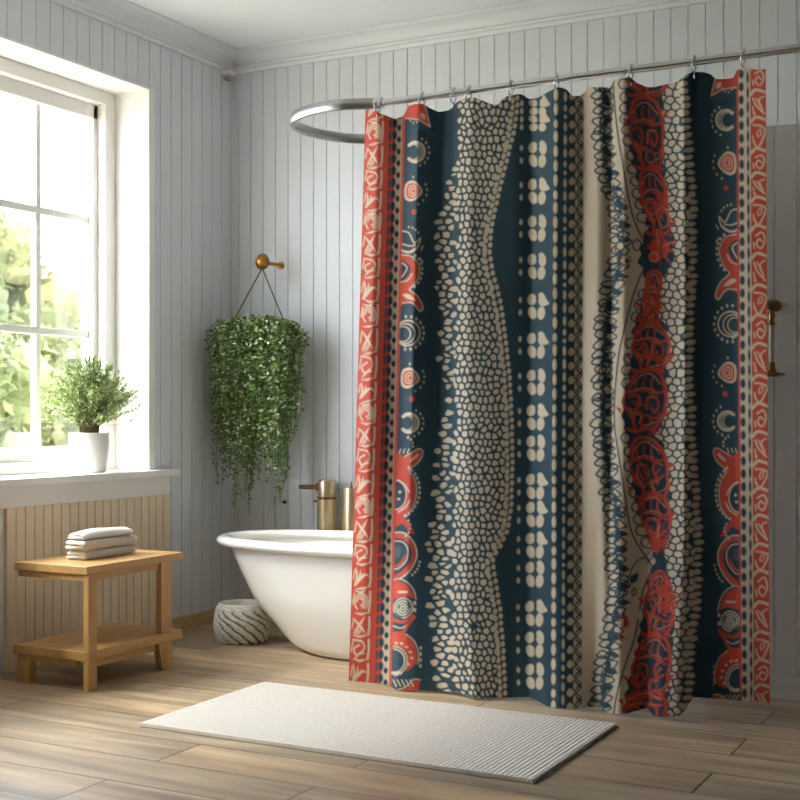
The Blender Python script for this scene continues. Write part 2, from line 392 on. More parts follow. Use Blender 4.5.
def cells(xa, xb, ya, yb, sx, sy, keep, gap, seed, col, size=.62, roff=0.0):
    """irregular pebbles: rounded cells of a jittered grid; only cells whose seed passes keep() are inked"""
    W = win(xa, xb, ya, yb); sl, gx, gy = W
    g = np.random.default_rng(seed); nx, ny = int((xb - xa) / sx) + 5, int((yb - ya) / sy) + 5
    sxs = (np.arange(nx)[None, :] - 2 + .5 + (np.arange(ny) % 2)[:, None] * .5 + g.uniform(-.33, .33, (ny, nx))) * sx + xa
    sys_ = (np.arange(ny)[:, None] - 2 + .5 + g.uniform(-.33, .33, (ny, nx))) * sy + ya
    ok = keep(sxs, sys_); big = g.uniform(.75, 1.1, (ny, nx))
    jx = np.floor((gx - xa) / sx).astype(int) + 2 + 0 * gy.astype(int); jy = np.floor((gy - ya) / sy).astype(int) + 2 + 0 * gx.astype(int)
    f1 = np.full(jx.shape, 1e9); f2 = f1.copy(); kk = np.zeros(jx.shape, bool); bb = np.ones(jx.shape)
    for a in (-2, -1, 0, 1, 2):
        for b in (-2, -1, 0, 1, 2):
            iy = np.clip(jy + a, 0, ny - 1); ix = np.clip(jx + b, 0, nx - 1)
            d = np.hypot((gx - sxs[iy, ix]) / sx, (gy - sys_[iy, ix]) / sy)
            n1 = d < f1; f2 = np.where(n1, f1, np.minimum(f2, d)); f1 = np.where(n1, d, f1)
            kk = np.where(n1, ok[iy, ix], kk); bb = np.where(n1, big[iy, ix], bb)
    sc = min(sx, sy); dd = np.maximum(gap - (f2 - f1) * sc, (f1 - size * bb) * sc)
    put(sl, cov(dd) * kk, col)
rng = random.Random(7); U = rng.uniform
R2 = [(60,688),(80,690),(130,692),(190,699),(250,698),(300,697),(330,695),(400,695),(440,697),(520,702),(560,703),(600,702),(640,696),(725,690)]
# grounds
rect(340, 398, 55, 730, RED); rect(568, 668, 55, 730, CRM)
# red band with cream leaf strokes, left edge
y = 96.0; k = 0
while y < 700:
    h = U(21, 27); a = y
    stroke([(375.2, a + 3), (375.5, a + h * .55), (374.5, a + h - 2)], 2.1, CRM)
    stroke([(374.5, a + h - 2), (367, a + h), (361, a + h - U(-2, 3))], 2.0, CRM, True)
    m = k % 4
    if m == 0:
        for q in range(4): stroke(catmull([(359.5 + q * .5, a + h - 3), (362 + q * 2.5, a + h * .55 - q), (361 + q * 4.3, a + 3 + q * 3)], 4), 2.0, CRM, True)
    elif m == 1:
        for q in range(3): stroke(arc(367, a + h * .52, 6.5 - q * 2.2, 2.2 + q, 7.2 + q * .4, ry=8.5 - q * 2.6), 1.5, CRM)
        stroke([(360, a + 2), (366, a + 4), (371, a + 1)], 2, CRM, True)
    elif m == 2:
        stroke([(360, a + 4), (366, a + h * .5), (372, a + h * .85)], 2.4, CRM, True)
        stroke([(371, a + 2), (366, a + h * .45), (361, a + h * .8)], 2.2, CRM, True)
        for q in range(3): stroke([(360.5 + q * 2, a + h * .95), (363 + q * 2.6, a + h * .6)], 1.4, CRM, True)
    else:
        stroke(catmull([(360, a + 3), (369, a + 5), (371, a + h * .5), (364, a + h * .75), (361, a + h * .5), (366, a + h * .35)], 5), 1.7, CRM)
        stroke([(361, a + h - 1), (366, a + h * .7), (372, a + h * .68)], 2.0, CRM, True)
    stroke([(360, a + h * .2), (358.5, a + h * .6)], 1.2, CRM)
    y += h; k += 1
# --- motifs of the two navy bands
LY_ = [60,104,152,191,212,241,270,309,333,378,399,423,462,492,559,607,661,692,720]; RYT = [30,74,120,163,188,220,250,297,324,373,394,421,462,495,562,620,681,704,730]
def band(edge, sg, fy):
    def P(L): return [(edge + sg * dx, fy(y_)) for dx, y_ in L]
    def ST(L, wd, col, taper=False, sm=5): stroke(catmull(P(L), sm), wd, col, taper)
    def PO(L, col, sm=5): poly(P(L), col, sm)
    def EL(dx, y_, rx, ry, col, rot=0): ell(edge + sg * dx, fy(y_), rx, ry, col, rot * sg)
    def dots(cx, cy, r, a0, a1, n, s=1.0):
        for i in range(n):
            a = a0 + (a1 - a0) * i / (n - 1); EL(cx + r * math.cos(a), cy + r * math.sin(a), s, s * 1.25, CRM)
    def outl(L, wd=1.2): 
        q = P(L); q = catmull(q, 5, True); stroke(np.vstack([q, q[:1]]), wd, CRM)
    # flap at the top
    L = [(0, 92), (17, 96), (22, 108), (27, 127), (15, 120), (0, 118)]; poly(P(L), RED, 0); stroke(P(L[1:4] + L[4:]), 1.2, CRM); EL(19, 116, 2.2, 3.6, CRM, -.7); dots(10, 118, 5, .2, 2.6, 4, .8)
    def crescent(cx, cy, r):
        # tips point to the edge
        for q, wd in ((0, 2.4), (1.9, 1.1), (3.6, 1.0)):
            stroke([(edge + sg * (cx + x_), fy(cy) + y2 * 1.05) for x_, y2 in arc(-q * .9, 0, r - q * .55, -2.15, 2.15, 18)], wd, CRM)
        stroke([(edge + sg * (cx + x_), fy(cy) + y2) for x_, y2 in arc(0, 0, r, -2.35, -1.7, 5)], 3.4, CRM); stroke([(edge + sg * (cx + x_), fy(cy) + y2) for x_, y2 in arc(0, 0, r, 1.7, 2.35, 5)], 3.4, CRM)
        dots(cx, cy, r + 5, -1.1, 1.2, 7, 1.0)
    crescent(12, 152, 9.5)
    def tri(cx, cy, s):
        L = [(cx - s * .9, cy - s * .75), (cx + s * .1, cy - s * 1.05), (cx + s, cy + s * .1), (cx - .1 * s, cy + s * 1.05), (cx - s * .95, cy + s * .75)]
        PO(L, CRM); PO([(cx + (x_ - cx) * .76, cy + (y2 - cy) * .76) for x_, y2 in L], RED)
        for q in (.52, .26): outl([(cx + (x_ - cx) * q, cy + (y2 - cy) * q) for x_, y2 in L], 1.2)
        dots(cx, cy, s + 4.5, .3, 1.2, 3, .9); dots(cx, cy, s + 4.5, -.5, -.1, 2, .9)
        EL(cx - 1, cy - s - 4.5, .9, 1.2, CRM)
    tri(11, 191, 9.5); EL(12, 212, 2.6, 2.8, RED)
    # leaf against the edge
    ST([(0, 231), (7, 233), (13, 243), (19, 238), (16, 248), (8, 252), (0, 250)], 1.4, CRM); ST([(1, 244), (8, 246), (14, 245)], 1.4, CRM); ST([(0, 251), (9, 252), (17, 246)], 2.6, CRM, True)
    dots(6, 240, 13, -1.5, -.6, 4, .9); ST([(20, 250), (22, 246)], 1.2, CRM); ST([(19, 258), (22, 262)], 1.2, CRM)
    # ring with horn
    PO([(-1, 256), (8, 257), (15, 263), (18, 271), (15, 281), (8, 289), (12, 292), (18, 298), (22, 307), (21, 311), (17, 309), (12, 303), (5, 302), (-1, 304)], RED)
    ST([(0, 255), (9, 256), (16, 262), (19, 271), (16, 281), (9, 289)], 1.2, CRM); ST([(9, 290), (18, 297), (23, 307), (20, 311), (12, 303), (2, 303)], 1.2, CRM)
    dots(2, 271, 19.5, -.9, .9, 8, 1.3)
    PO([(-2, 261), (6, 263), (10, 269), (7, 276), (-2, 282)], NAVY); ST([(1, 263), (6, 268), (1, 277)], 1.4, CRM); ST([(0, 282), (7, 280), (11, 274)], 1.2, CRM)
    PO([(2, 295), (8, 294), (15, 300), (8, 299)], CRM)
    # ring crescent with dots
    for q, wd in ((0, 1.6), (2.6, 1.3), (5, 1.1)):
        stroke([(edge + sg * (8 + x_), fy(333) + y2) for x_, y2 in arc(-q * .9, q * .2, 12.5 - q, -2.5, 2.5, 20)], wd, CRM)
    dots(8, 333, 16.5, -1.7, 1.7, 11, 1.2); stroke(P([(0, 342), (6, 346)]), 2.2, CRM)
    tri(12, 378, 9.5); EL(14, 399, 2.7, 2.9, RED); crescent(12, 423, 9)
    dots(8, 445, 8, -1.2, .2, 4, 1.0)
    # horn and big ring
    PO([(-1, 457), (8, 457), (15, 453), (22, 449.5), (25, 452), (22, 461), (12, 470), (17, 478), (19.5, 490), (17, 505), (9, 517), (15, 524), (19, 534), (14, 532), (8, 524), (-1, 521)], RED, 6)
    ST([(8, 456.5), (15, 452.5), (22, 448.8), (26, 452), (22, 462), (13, 470), (18, 478), (20.5, 490), (18, 505), (11, 516)], 1.1, CRM)
    PO([(13, 461), (20, 454), (22, 455), (17, 460)], CRM)
    for i in range(13):
        a = -1.05 + i * .185; EL(1 + 22.5 * math.cos(a), 491 + 27 * math.sin(a), 1.2, 1.6, CRM)
    for x_ in (4, 8, 12): ST([(x_, 449), (x_ - 1.5, 453)], 1.1, CRM)
    EL(0, 495, 10, 14, NAVY); stroke(P(arc(0, 495, 10.5, -1.5, 1.5, ry=14.5)), 1.2, CRM); ST([(2, 480), (9, 485), (13, 492)], 1.3, CRM); ST([(3, 512), (10, 507), (14, 500)], 1.5, CRM); EL(4, 492, 1.3, 1.6, CRM); EL(3, 499, 1.6, 1.3, CRM)
    # arches
    ST([(-1, 536), (9, 537), (17, 545), (19, 556), (14, 568), (3, 577)], 4.4, RED); ST([(0, 532.5), (10, 533.5), (19, 543), (22, 556), (16, 570), (6, 579)], 1.4, CRM)
    ST([(0, 541), (8, 542), (13, 549), (12, 560), (5, 568), (0, 569)], 1.2, CRM); ST([(0, 567), (7, 563), (11, 554)], 2.6, RED, True); dots(4, 527, 11, -.6, .9, 5, 1); EL(3, 552, 4, 6, s2l((64, 84, 92))); dots(6, 560, 19, .1, .9, 5, 1)
    # petal
    PO([(-1, 583), (5, 581), (13, 585), (18, 592), (20, 598), (12, 596.5), (-1, 598)], RED); ST([(0, 580), (6, 579), (14, 583), (20, 591), (22, 599)], 1.1, CRM); stroke(P([(5, 592), (13, 592)]), 2.2, CRM)
    # swirl disc
    EL(9, 608, 9, 10, s2l((70, 92, 98)))
    for q in (9, 6.4, 4, 1.8): stroke([(edge + sg * (9 + x_), fy(608) + y2) for x_, y2 in arc(q * .1, 0, q, q, q + 5.2, 16, ry=q * 1.1)], 1.2, CRM)
    EL(21, 603, 1.4, 2, CRM); EL(21, 610, 1.4, 2, CRM)
    # bowl and big lobe
    ST([(0, 619), (8, 622), (15, 620), (20, 616)], 3.4, RED); ST([(1, 626), (9, 628), (17, 622)], 1.2, CRM); ST([(0, 633), (10, 632), (17, 622), (21, 617)], 2.8, RED)
    PO([(-1, 634), (12, 634), (20, 642), (24, 654), (23, 664), (14, 671), (16, 660), (12, 650), (5, 647), (-1, 647)], RED)
    ST([(13, 634), (21, 641), (25.5, 653), (25, 664)], 1.1, CRM)
    for r2, wd in ((11.5, 1.4), (14, 1.2)): stroke(P(arc(1, 661, r2, -1.5, 1.4, ry=r2 * 1.05)), wd, CRM)
    for x_, y2 in ((4, 643), (9, 643.5), (14, 647), (17.5, 652), (19, 658), (16, 664)): EL(x_, y2, 1.7, 1.1, CRM, .5)
    for y2 in (648, 654, 660, 666): EL(27.5, y2, 1.1, 1.7, CRM)
    stroke(P([(1, 673), (9, 673)]), 3, CRM)
    PO([(7, 692), (16, 688), (22, 681), (27, 681), (25, 693), (20, 697)], RED); ST([(6, 690), (14, 687), (21, 679.5), (28, 680)], 1.2, CRM)
    for q in range(5): ST([(2 + q * 4, 680), (5 + q * 4, 686)], 1.2, CRM)
band(398, 1, lambda y_: y_)
band(739, -1, lambda y_: float(np.interp(y_, LY_, RYT)))
rect(379, 398, 55, 730, RED)
# dashes, cream stripe with ovals, red line
rect(388.4, 395.6, 55, 730, CRM)
y = 84.0
while y < 705:
    stroke([(383.4, y + 1), (383.3, y + 8.5)], 2.1, NAVY); y += 11.8
y = 88.0
while y < 705:
    ell(387.6, y, 2.5, 4.7, NAVY); ell(392.5, y + 4.4, 2.1, 3.0, NAVY); y += 11.8
# --- left pebble river
LB = [(60,452),(110,452),(140,452),(180,445),(210,436),(235,430),(270,433),(300,434),(340,438),(400,441),(440,438),(480,434),(510,431),(540,428),(600,430),(640,434),(725,440)]
RB = [(60,517),(105,516),(130,513),(180,501),(225,491),(250,489),(270,492),(300,500),(330,505),(370,510),(420,513),(470,514),(505,513),(530,510),(545,503),(558,495),(580,498),(610,503),(650,506),(725,508)]
f_ = lambda T: (lambda yy: np.interp(yy, [p[0] for p in T], [p[1] for p in T]))
fl, fr_, f2 = f_(LB), f_(RB), f_(R2)
cells(420, 456.5, 60, 724, 9.6, 6.6, lambda x, y: (x > fl(y) + 2) & (x < 453), 2.0, 3, CRM, .60)
cells(452, 522, 60, 724, 6.1, 7.0, lambda x, y: (x > 454.5) & (x < fr_(y) - 5.5), 1.75, 4, CRM, .64)
y = 84.0
while y < 712:                                                   # beads following the right bank
    s1 = float(fr_(y + 1) - fr_(y - 1)) / 2
    for o_, ry in ((-1.0, 2.7), (-6.0, 3.0)):
        ell(float(fr_(y)) + o_ + U(-.3, .3), y + (2.5 if o_ < -2 else 0), 2.1, ry, CRM, -math.atan(s1) * .8 + .15)
    y += 7.0
# --- dots and four-lobed flowers
for y in (107, 123, 154, 191, 228, 266, 306, 345, 382, 417, 448, 486, 514, 545, 574, 613, 644, 676):
    sc = .62 if y in (107, 123) else 1.0
    ell(519.6, y - 6 * sc, 1.7, 2.9, CRM); ell(519.6, y + 6.5 * sc, 1.7, 2.9, CRM)
    j = U(-.6, .6); pt = (y // 7) % 2
    ell(531.2, y - 6.5 * sc, 4.6, 5.6 * sc, CRM, .25 + j * .2); ell(531.8, y + 6.8 * sc, 4.4, 6.2 * sc, CRM, -.3)
    ell(541.2, y - 6.5 * sc, 4.0, 7.0 * sc, CRM, -.15); ell(540.6, y + 7.0 * sc, 3.9, 6.6 * sc, CRM, .1)
    if pt: poly([(541, y - 13), (545, y - 8), (548.5, y - 2), (541, y - 1)], CRM, 4)
    stroke([(536.6, y - 13 * sc), (536.3, y + 12 * sc)], 1.6, NAVY, True); ell(536.6, y - 8 * sc, 1.5, 4 * sc, NAVY)
# --- dashes
y = 80.0; k = 0
while y < 715:
    ell(554.6, y, 2.35, 5.8 if k % 5 != 3 else 4.3, CRM); y += 14.6 if k % 5 != 3 else 12.8; k += 1
y = 84.0; k = 0
while y < 715:
    ry = (5.0, 4.6, 3.2, 2.1, 4.6)[k % 5]; ell(564.2, y, 1.75, ry, CRM); y += ry + (4.6, 3.2, 2.1, 4.6, 5.0)[k % 5] + 3.4; k += 1
# --- lattice
rect(566, 574, 55, 730, NAVY); stroke([(564, 60), (564, 60.1)], .1, NAVY)
y = 82.0
while y < 716:
    ell(571.4, y, 3.4, 4.2, CRM, 0, .2); poly([(574, y - 7.1), (575.2, y), (574, y + 7.1), (570.5, y + 8.5), (570.5, y + 5.8)], NAVY); ell(572, y, 3.0, 3.9, CRM)
    for d in (-1, 1):
        stroke([(570, y - d * 7.1), (582, y + d * 7.1 * .69 - d * 0)], 1.25, NAVY)
        stroke([(582, y - d * 4.9 + d * 0), (576, y - d * 7.1 - d * 4.9 + 0)], 1.25, NAVY)
    stroke([(577.4, y + 9.2), (582.3, y + 7.1), (577.4, y + 5.0)], 1.3, NAVY)
    stroke([(582, y - 5), (582.6, y), (582, y + 5)], .0, NAVY)
    y += 14.2
# --- cream panel with ink lace, arching line, petals and the red medallions
AR = [(60,612),(78,613),(100,614),(130,617),(160,622),(190,627),(220,634),(245,646),(256,653)], [(256,653),(275,641),(300,632),(330,624),(360,618),(400,614.6),(430,615),(460,619.5),(490,624),(510,627),(530,631),(545,638),(560,648),(568,653)], [(568,653),(585,645),(600,641),(615,639),(640,634),(660,627),(690,618),(720,613)]
fa = f_([p for A in AR for p in A])
LLB = [(60,595),(90,594),(140,594),(170,598),(200,607),(220,612),(250,612),(275,608),(300,601),(330,597),(360,595),(420,595),(450,596),(480,601),(510,607),(540,607),(580,611),(610,608),(640,602),(670,597),(720,592)]
flb = f_(LLB)
y = 86.0; k = 0
while y < 714:                                                   # ink lace along the left bank of the arch
    b0 = float(flb(y)); e0 = float(fa(y)) - 3; wdt = max(e0 - b0, 10)
    L = U(7, 11)
    for q in range(2):
        cx = b0 + 4.0 + q * 8.0 + U(-1.5, 1.5); cy = y + U(-2, 2) + q * 2
        pts = catmull([(cx - U(5, 8), cy + U(-1, 3)), (cx - 1, cy - U(3.5, 5.5)), (cx + 6.5, cy + U(-3, 1)), (cx, cy + U(3, 5))], 4, True)
        stroke(np.vstack([pts, pts[:1]]), 1.9 - .3 * q, NAVY)
    if wdt > 14 and k % 2 == 0:
        x1 = b0 + U(10, 13); poly([(x1, y - U(2, 4)), (min(x1 + U(7, 11), e0 - 1), y + U(-1, 3)), (x1, y + U(2, 4)), (x1 - 4, y)], NAVY, 3)
    if k % 3 == 1: ell(b0 + U(8, 12), y + 3, 2.6, 3.6, NAVY, U(-1, 1))
    stroke(catmull([(b0 + 10, y - 5), (b0 + 8 + U(-3, 3), y), (b0 + 10, y + 6)], 4), 1.5, NAVY)
    y += 8.6; k += 1
for A in AR: stroke(catmull([(b, a) for a, b in A], 5), 1.5, NAVY)
stroke(catmull([(643, 557), (634, 565), (628, 580), (623, 596)], 5), 1.4, NAVY); stroke([(623, 596), (615, 592)], 1.4, NAVY)
stroke([(647, 563), (660, 548)], 1.4, NAVY); stroke([(643, 560), (655, 545)], 1.2, NAVY); ell(634, 578, 3.6, 6, NAVY, .5); ell(634, 572, 1.8, 3, CRM, .4); ell(634, 592, 2.6, 4.6, NAVY, .2); ell(634, 592, 1.2, 2.8, CRM, .2)
RR = [(60,668),(100,663),(150,664),(180,666),(215,668),(235,674),(262,674),(275,664),(300,657),(318,660),(330,668),(352,670),(380,666),(405,667),(425,661),(436,656),(445,664),(470,668),(500,670),(530,670),(550,664),(575,668),(600,674),(640,672),(680,668),(725,664)]
RL = [(60,632),(100,630),(130,632),(160,636),(185,642),(205,647),(225,652),(240,646),(262,642),(280,650),(300,646),(318,640),(330,636),(350,636),(380,632),(400,626),(420,626),(440,632),(460,632),(490,637),(515,642),(540,654),(560,658),(580,652),(600,648),(625,644),(650,640),(680,632),(725,624)]
RL = [(a, b - 3.5) for a, b in RL]
frr, frl = f_(RR), f_(RL)
# right pebble field, on ink ground
ink = [(float(frr(y)) - 1, y) for y in range(60, 726, 6)] + [(740, 725), (740, 60)]
poly([(p if p[0] < 735 else (712, p[1])) for p in ink], NAVY)
cells(648, 712, 60, 724, 8.2, 7.2, lambda x, y: (x > frr(y) - 3) & (x < f2(y) - 8.5), 1.55, 11, CRM, .74)
y = 76.0
while y < 712:
    L = U(3.8, 5.4); ell(float(f2(y)) - 5 + U(-1.5, 1), y, L, U(2.3, 3.1), CRM, U(-.35, .1), 0); y += 7.4
# petals in the cream ribbon
y = 84.0
while y < 708:
    a = float(fa(y)); l_ = float(frl(y)); g_ = l_ - a
    if g_ > 9:
        x1 = a + U(3.5, 6); x2 = max(x1 + 7, min(l_ + 1, x1 + 13)); tl = float(fa(y + 5) - fa(y - 5)) * .3
        pts = catmull([(x2, y - 4.2 + tl), (x1 + 3, y - 4.6), (x1, y), (x1 + 3, y + 4.6), (x2, y + 4.4 + tl)], 4)
        poly(np.vstack([pts, [(x2, y)]]), CRM); stroke(pts, 1.5, NAVY)
        if U(0, 1) < .6: poly([(x2 - 1, y + 3), (x2 + 5, y + 7), (x2 - 2, y + 9)], NAVY, 3)
    y += U(9.5, 15.5)
# ink ground and red scroll work of the medallions
med = [(float(frl(y)) + 1.5 * math.sin(y * .45), y) for y in range(62, 725, 3)] + [(float(frr(y)) + 1.5 * math.sin(y * .37 + 1), y) for y in range(724, 61, -3)]
poly(med, NAVY)
def medal(y0, y1):
    h = y1 - y0
    at = lambda fx, fy2: (float(frl(y0 + fy2 * h)) + fx * float(frr(y0 + fy2 * h) - frl(y0 + fy2 * h)), y0 + fy2 * h)
    L = lambda *p: catmull([at(*q) for q in p], 6)
    stroke(L((.05, .26), (.2, .08), (.5, .02), (.8, .08), (.97, .3), (1.0, .5)), 3.4, RED)           # dome
    stroke(L((.12, .24), (.35, .11), (.6, .10), (.85, .25)), 1.3, ORG)
    for q in (.25, .45, .65): stroke(L((q, .14), (q - .04, .26), (q + .03, .36)), 1.8, RED)
    stroke(L((.08, .40), (.4, .34), (.7, .40), (.95, .36)), 2.3, RED); stroke(L((.1, .37), (.45, .31), (.75, .37)), 1.0, ORG)
    stroke(L((.1, .28), (.02, .5), (.1, .66), (.25, .8), (.3, .97)), 2.9, RED)
    stroke(L((1.0, .45), (.96, .62), (.98, .8), (.8, .97)), 2.7, RED)
    g = random.Random(int(y0) * 7 + 1); fl_ = g.random() < .5
    X_ = lambda q: 1 - q if fl_ else q
    c = at(X_(.68), .57); sz = g.uniform(3.6, 5.6)
    stroke(catmull([(c[0] - sz, c[1] + 5), (c[0] - sz * .7, c[1] - 6), (c[0] + sz * .8, c[1] - 5.5), (c[0] + sz, c[1] + 3), (c[0] + 1, c[1] + 8), (c[0] - 1.5, c[1] + 1)], 5), 2.3, RED)
    stroke(catmull([(c[0] - sz - 1.6, c[1] + 5), (c[0] - sz * .7 - 1.6, c[1] - 7.5), (c[0] + sz * .8, c[1] - 7.5)], 5), .9, ORG)
    stroke(L((X_(.12), .46), (X_(.3), .42), (X_(.40), .54), (X_(.28), .66), (X_(.14), .62)), 2.4, RED)
    stroke(L((X_(.22), .52), (X_(.33), .60), (X_(.30), .76)), 1.8, RED)
    stroke(L((X_(.3), .68), (X_(.5), .72), (X_(.45), .86), (X_(.62), .93)), 2.6, RED); stroke(L((X_(.58), .74), (X_(.8), .78), (X_(.93), .70)), 2.2, RED); stroke(L((X_(.7), .79), (X_(.74), .92)), 1.8, RED)
    stroke(L((X_(.27), .70), (X_(.45), .75), (X_(.40), .86)), .9, ORG)
    stroke(L((.05, .95), (.3, .99), (.6, .95), (.9, .99)), 3.0, RED); stroke(L((.55, .9), (.85, .84), (.97, .74)), 1.1, ORG); stroke(L((.3, .8), (.22, .7), (.12, .62)), 1.0, ORG)
    for q in range(5):
        a = (g.uniform(.1, .9), g.uniform(.15, .95)); stroke(L(a, (a[0] + g.uniform(-.2, .2), a[1] + .07), (a[0] + g.uniform(-.3, .3), a[1] + .13)), g.uniform(1.4, 2.6), RED if q < 3 else NAVY, True)
    for q in range(2):
        f = g.uniform(.2, .85); a = at(-.03 if q else 1.02, f); poly([(a[0], a[1] - 3), (a[0] + (-6 if q else 6), a[1] - g.uniform(2, 6)), (a[0], a[1] + 3)], RED)
for a, b in ((64, 96), (96, 170), (168, 236), (270, 322), (322, 372), (368, 432), (436, 500), (492, 552), (570, 636), (634, 700), (690, 730)): medal(a, b)
def burst(cx, cy, r, n, seed):
    g = random.Random(seed)
    for i in range(n):
        a = 2 * PI * i / n + g.uniform(-.2, .2); q = r * g.uniform(.65, 1.1)
        poly([(cx + 3 * math.cos(a + 1.2), cy + 3 * math.sin(a + 1.2)), (cx + q * .8 * math.cos(a), cy + q * math.sin(a)), (cx + 3 * math.cos(a - 1.2), cy + 3 * math.sin(a - 1.2))], NAVY if i % 4 == 3 else RED)
    ell(cx, cy, r * .42, r * .46, RED)
    if seed == 2: ell(cx - 6, cy + 9, 5.4, 5.2, ORG); ell(cx - 6, cy + 9, 3.4, 3.2, RED)
    for i in range(4):
        a = g.uniform(0, 6.3); stroke([(cx + 3 * math.cos(a), cy + 3 * math.sin(a)), (cx + r * .75 * math.cos(a + .3), cy + r * .8 * math.sin(a + .3))], 1.1, NAVY if i % 2 else ORG)
burst(660, 248, 23, 17, 2); burst(660, 205, 14, 11, 8); burst(656, 304, 12, 9, 9); burst(658, 540, 19, 14, 3); burst(664, 592, 17, 15, 5); burst(668, 606, 14, 11, 6)
burst(624, 622, 9, 9, 12); ell(622, 623, 3.2, 4.6, CRM, .5); poly([(624, 618), (629, 624), (623, 628)], RED); ell(640, 615, 3, 5, CRM); poly([(618, 634), (624, 642), (619, 640)], RED)
burst(626, 262, 8, 8, 14); 
ell(626, 260, 4, 4.6, CRM); ell(627, 261, 2, 2.6, NAVY); ell(620, 246, 3.5, 4, CRM); stroke(arc(620, 246, 4.2, 0, 6.3), 1.4, NAVY); ell(637, 245, 3, 4.6, CRM, .4); stroke(arc(637, 245, 4.2, 0, 6.3, ry=5.4), 1.5, NAVY)
for a, b in ((654, 425), (660, 120)): pass
# --- right edge: red line, cream stripe with ovals, red scroll band
rect(738.2, 740.4, 55, 730, RED); rect(740.4, 752.4, 55, 730, CRM); rect(752.4, 780, 55, 730, RED)
y = 74.0
while y < 712:
    ell(743.0, y, 2.5, 4.7, NAVY); y += 12.9
y = 78.0
while y < 712:
    ell(749.6, y, 1.35, 6.0, NAVY); y += 14.6
y = 66.0; k = 0
while y < 712:
    h = U(24, 32); a = y
    stroke(catmull([(752.5, a + 3), (758, a - 2), (768, a + 1)], 5), 3.0, CRM)
    if k % 3 == 0:
        stroke(catmull([(757, a + h * .3), (763, a + 5), (766, a + h * .45), (762, a + h * .75), (757.5, a + h * .6), (760, a + h * .42), (763, a + h * .5)], 5), 1.7, CRM)
    elif k % 3 == 1:
        stroke(catmull([(755, a + 7), (758, a + h * .5), (766, a + h * .8)], 5), 1.8, CRM); stroke(catmull([(766, a + 5), (761, a + h * .3), (764, a + h * .6)], 5), 1.6, CRM); stroke([(758, a + 7), (765, a + h * .7)], 1.4, CRM); ell(756, a + h * .8, 1.3, 1.6, CRM)
    else:
        stroke(catmull([(755, a + 6), (763, a + 7), (767, a + h * .4), (760, a + h * .9), (755, a + h * .7)], 5), 1.9, CRM); ell(761, a + h * .45, 2.3, 4.5, CRM, .4); ell(761, a + h * .45, 1.1, 3, RED, .4)
    stroke([(754.5, a + h * .55), (755.5, a + h * .75)], 1.4, CRM)
    y += h; k += 1

# --- cloth mesh
n1 = NX + 1; co = np.empty(((NY + 1) * n1, 3), np.float32)
co[:, 0] = WX.ravel(); co[:, 1] = np.broadcast_to(YY, WX.shape).ravel(); co[:, 2] = WZ.ravel()
jj, ii = np.meshgrid(np.arange(NY), np.arange(NX), indexing='ij'); a0 = (jj * n1 + ii).ravel()
faces = np.stack([a0, a0 + n1, a0 + n1 + 1, a0 + 1], 1).astype(np.int32)
me = bpy.data.meshes.new('cloth'); me.vertices.add(len(co)); me.vertices.foreach_set('co', co.ravel())
me.loops.add(faces.size); me.loops.foreach_set('vertex_index', faces.ravel()); me.polygons.add(len(faces))
me.polygons.foreach_set('loop_start', np.arange(0, faces.size, 4, dtype=np.int32)); me.update(calc_edges=True); me.shade_smooth()
fx = np.clip((np.broadcast_to(XX[None, :], PY.shape) - X0) * S - .5, 0, CW - 1.001); fy = np.clip((PY - Y0) * S - .5, 0, CH - 1.001)
ix, iy = fx.astype(int), fy.astype(int); ax, ay = (fx - ix)[..., None], (fy - iy)[..., None]
colr = (cv[iy, ix] * (1 - ax) + cv[iy, ix + 1] * ax) * (1 - ay) + (cv[iy + 1, ix] * (1 - ax) + cv[iy + 1, ix + 1] * ax) * ay
rgba = np.ones(((NY + 1) * n1, 4), np.float32); rgba[:, :3] = colr.reshape(-1, 3)
at_ = me.color_attributes.new('print', 'FLOAT_COLOR', 'POINT'); at_.data.foreach_set('color', rgba.ravel())
def cloth_mat():
    m = bpy.data.materials.new('printed_cloth'); m.use_nodes = True; nt = m.node_tree; b = nt.nodes['Principled BSDF']; L = nt.links
    b.inputs['Roughness'].default_value = .75; b.inputs['Specular IOR Level'].default_value = .25; b.inputs['Sheen Weight'].default_value = .1
    a = nt.nodes.new('ShaderNodeVertexColor'); a.layer_name = 'print'
    tc = nt.nodes.new('ShaderNodeTexCoord'); n = nt.nodes.new('ShaderNodeTexNoise'); n.inputs['Scale'].default_value = 260; n.inputs['Detail'].default_value = 2
    L.new(tc.outputs['Object'], n.inputs['Vector'])
    mr = nt.nodes.new('ShaderNodeMapRange'); mr.inputs[3].default_value = .88; mr.inputs[4].default_value = 1.1; L.new(n.outputs['Fac'], mr.inputs[0])
    mx = nt.nodes.new('ShaderNodeMix'); mx.data_type = 'RGBA'; mx.blend_type = 'MULTIPLY'; mx.inputs[0].default_value = 1
    L.new(a.outputs['Color'], mx.inputs[6]); L.new(mr.outputs[0], mx.inputs[7]); L.new(mx.outputs[2], b.inputs['Base Color'])
    return m
me.materials.append(cloth_mat())
cur = bpy.data.objects.new('shower_curtain', me); C.objects.link(cur)
tag(cur, 'tall pleated shower curtain printed in red, navy and cream tribal stripes hanging to the floor', 'shower curtain')

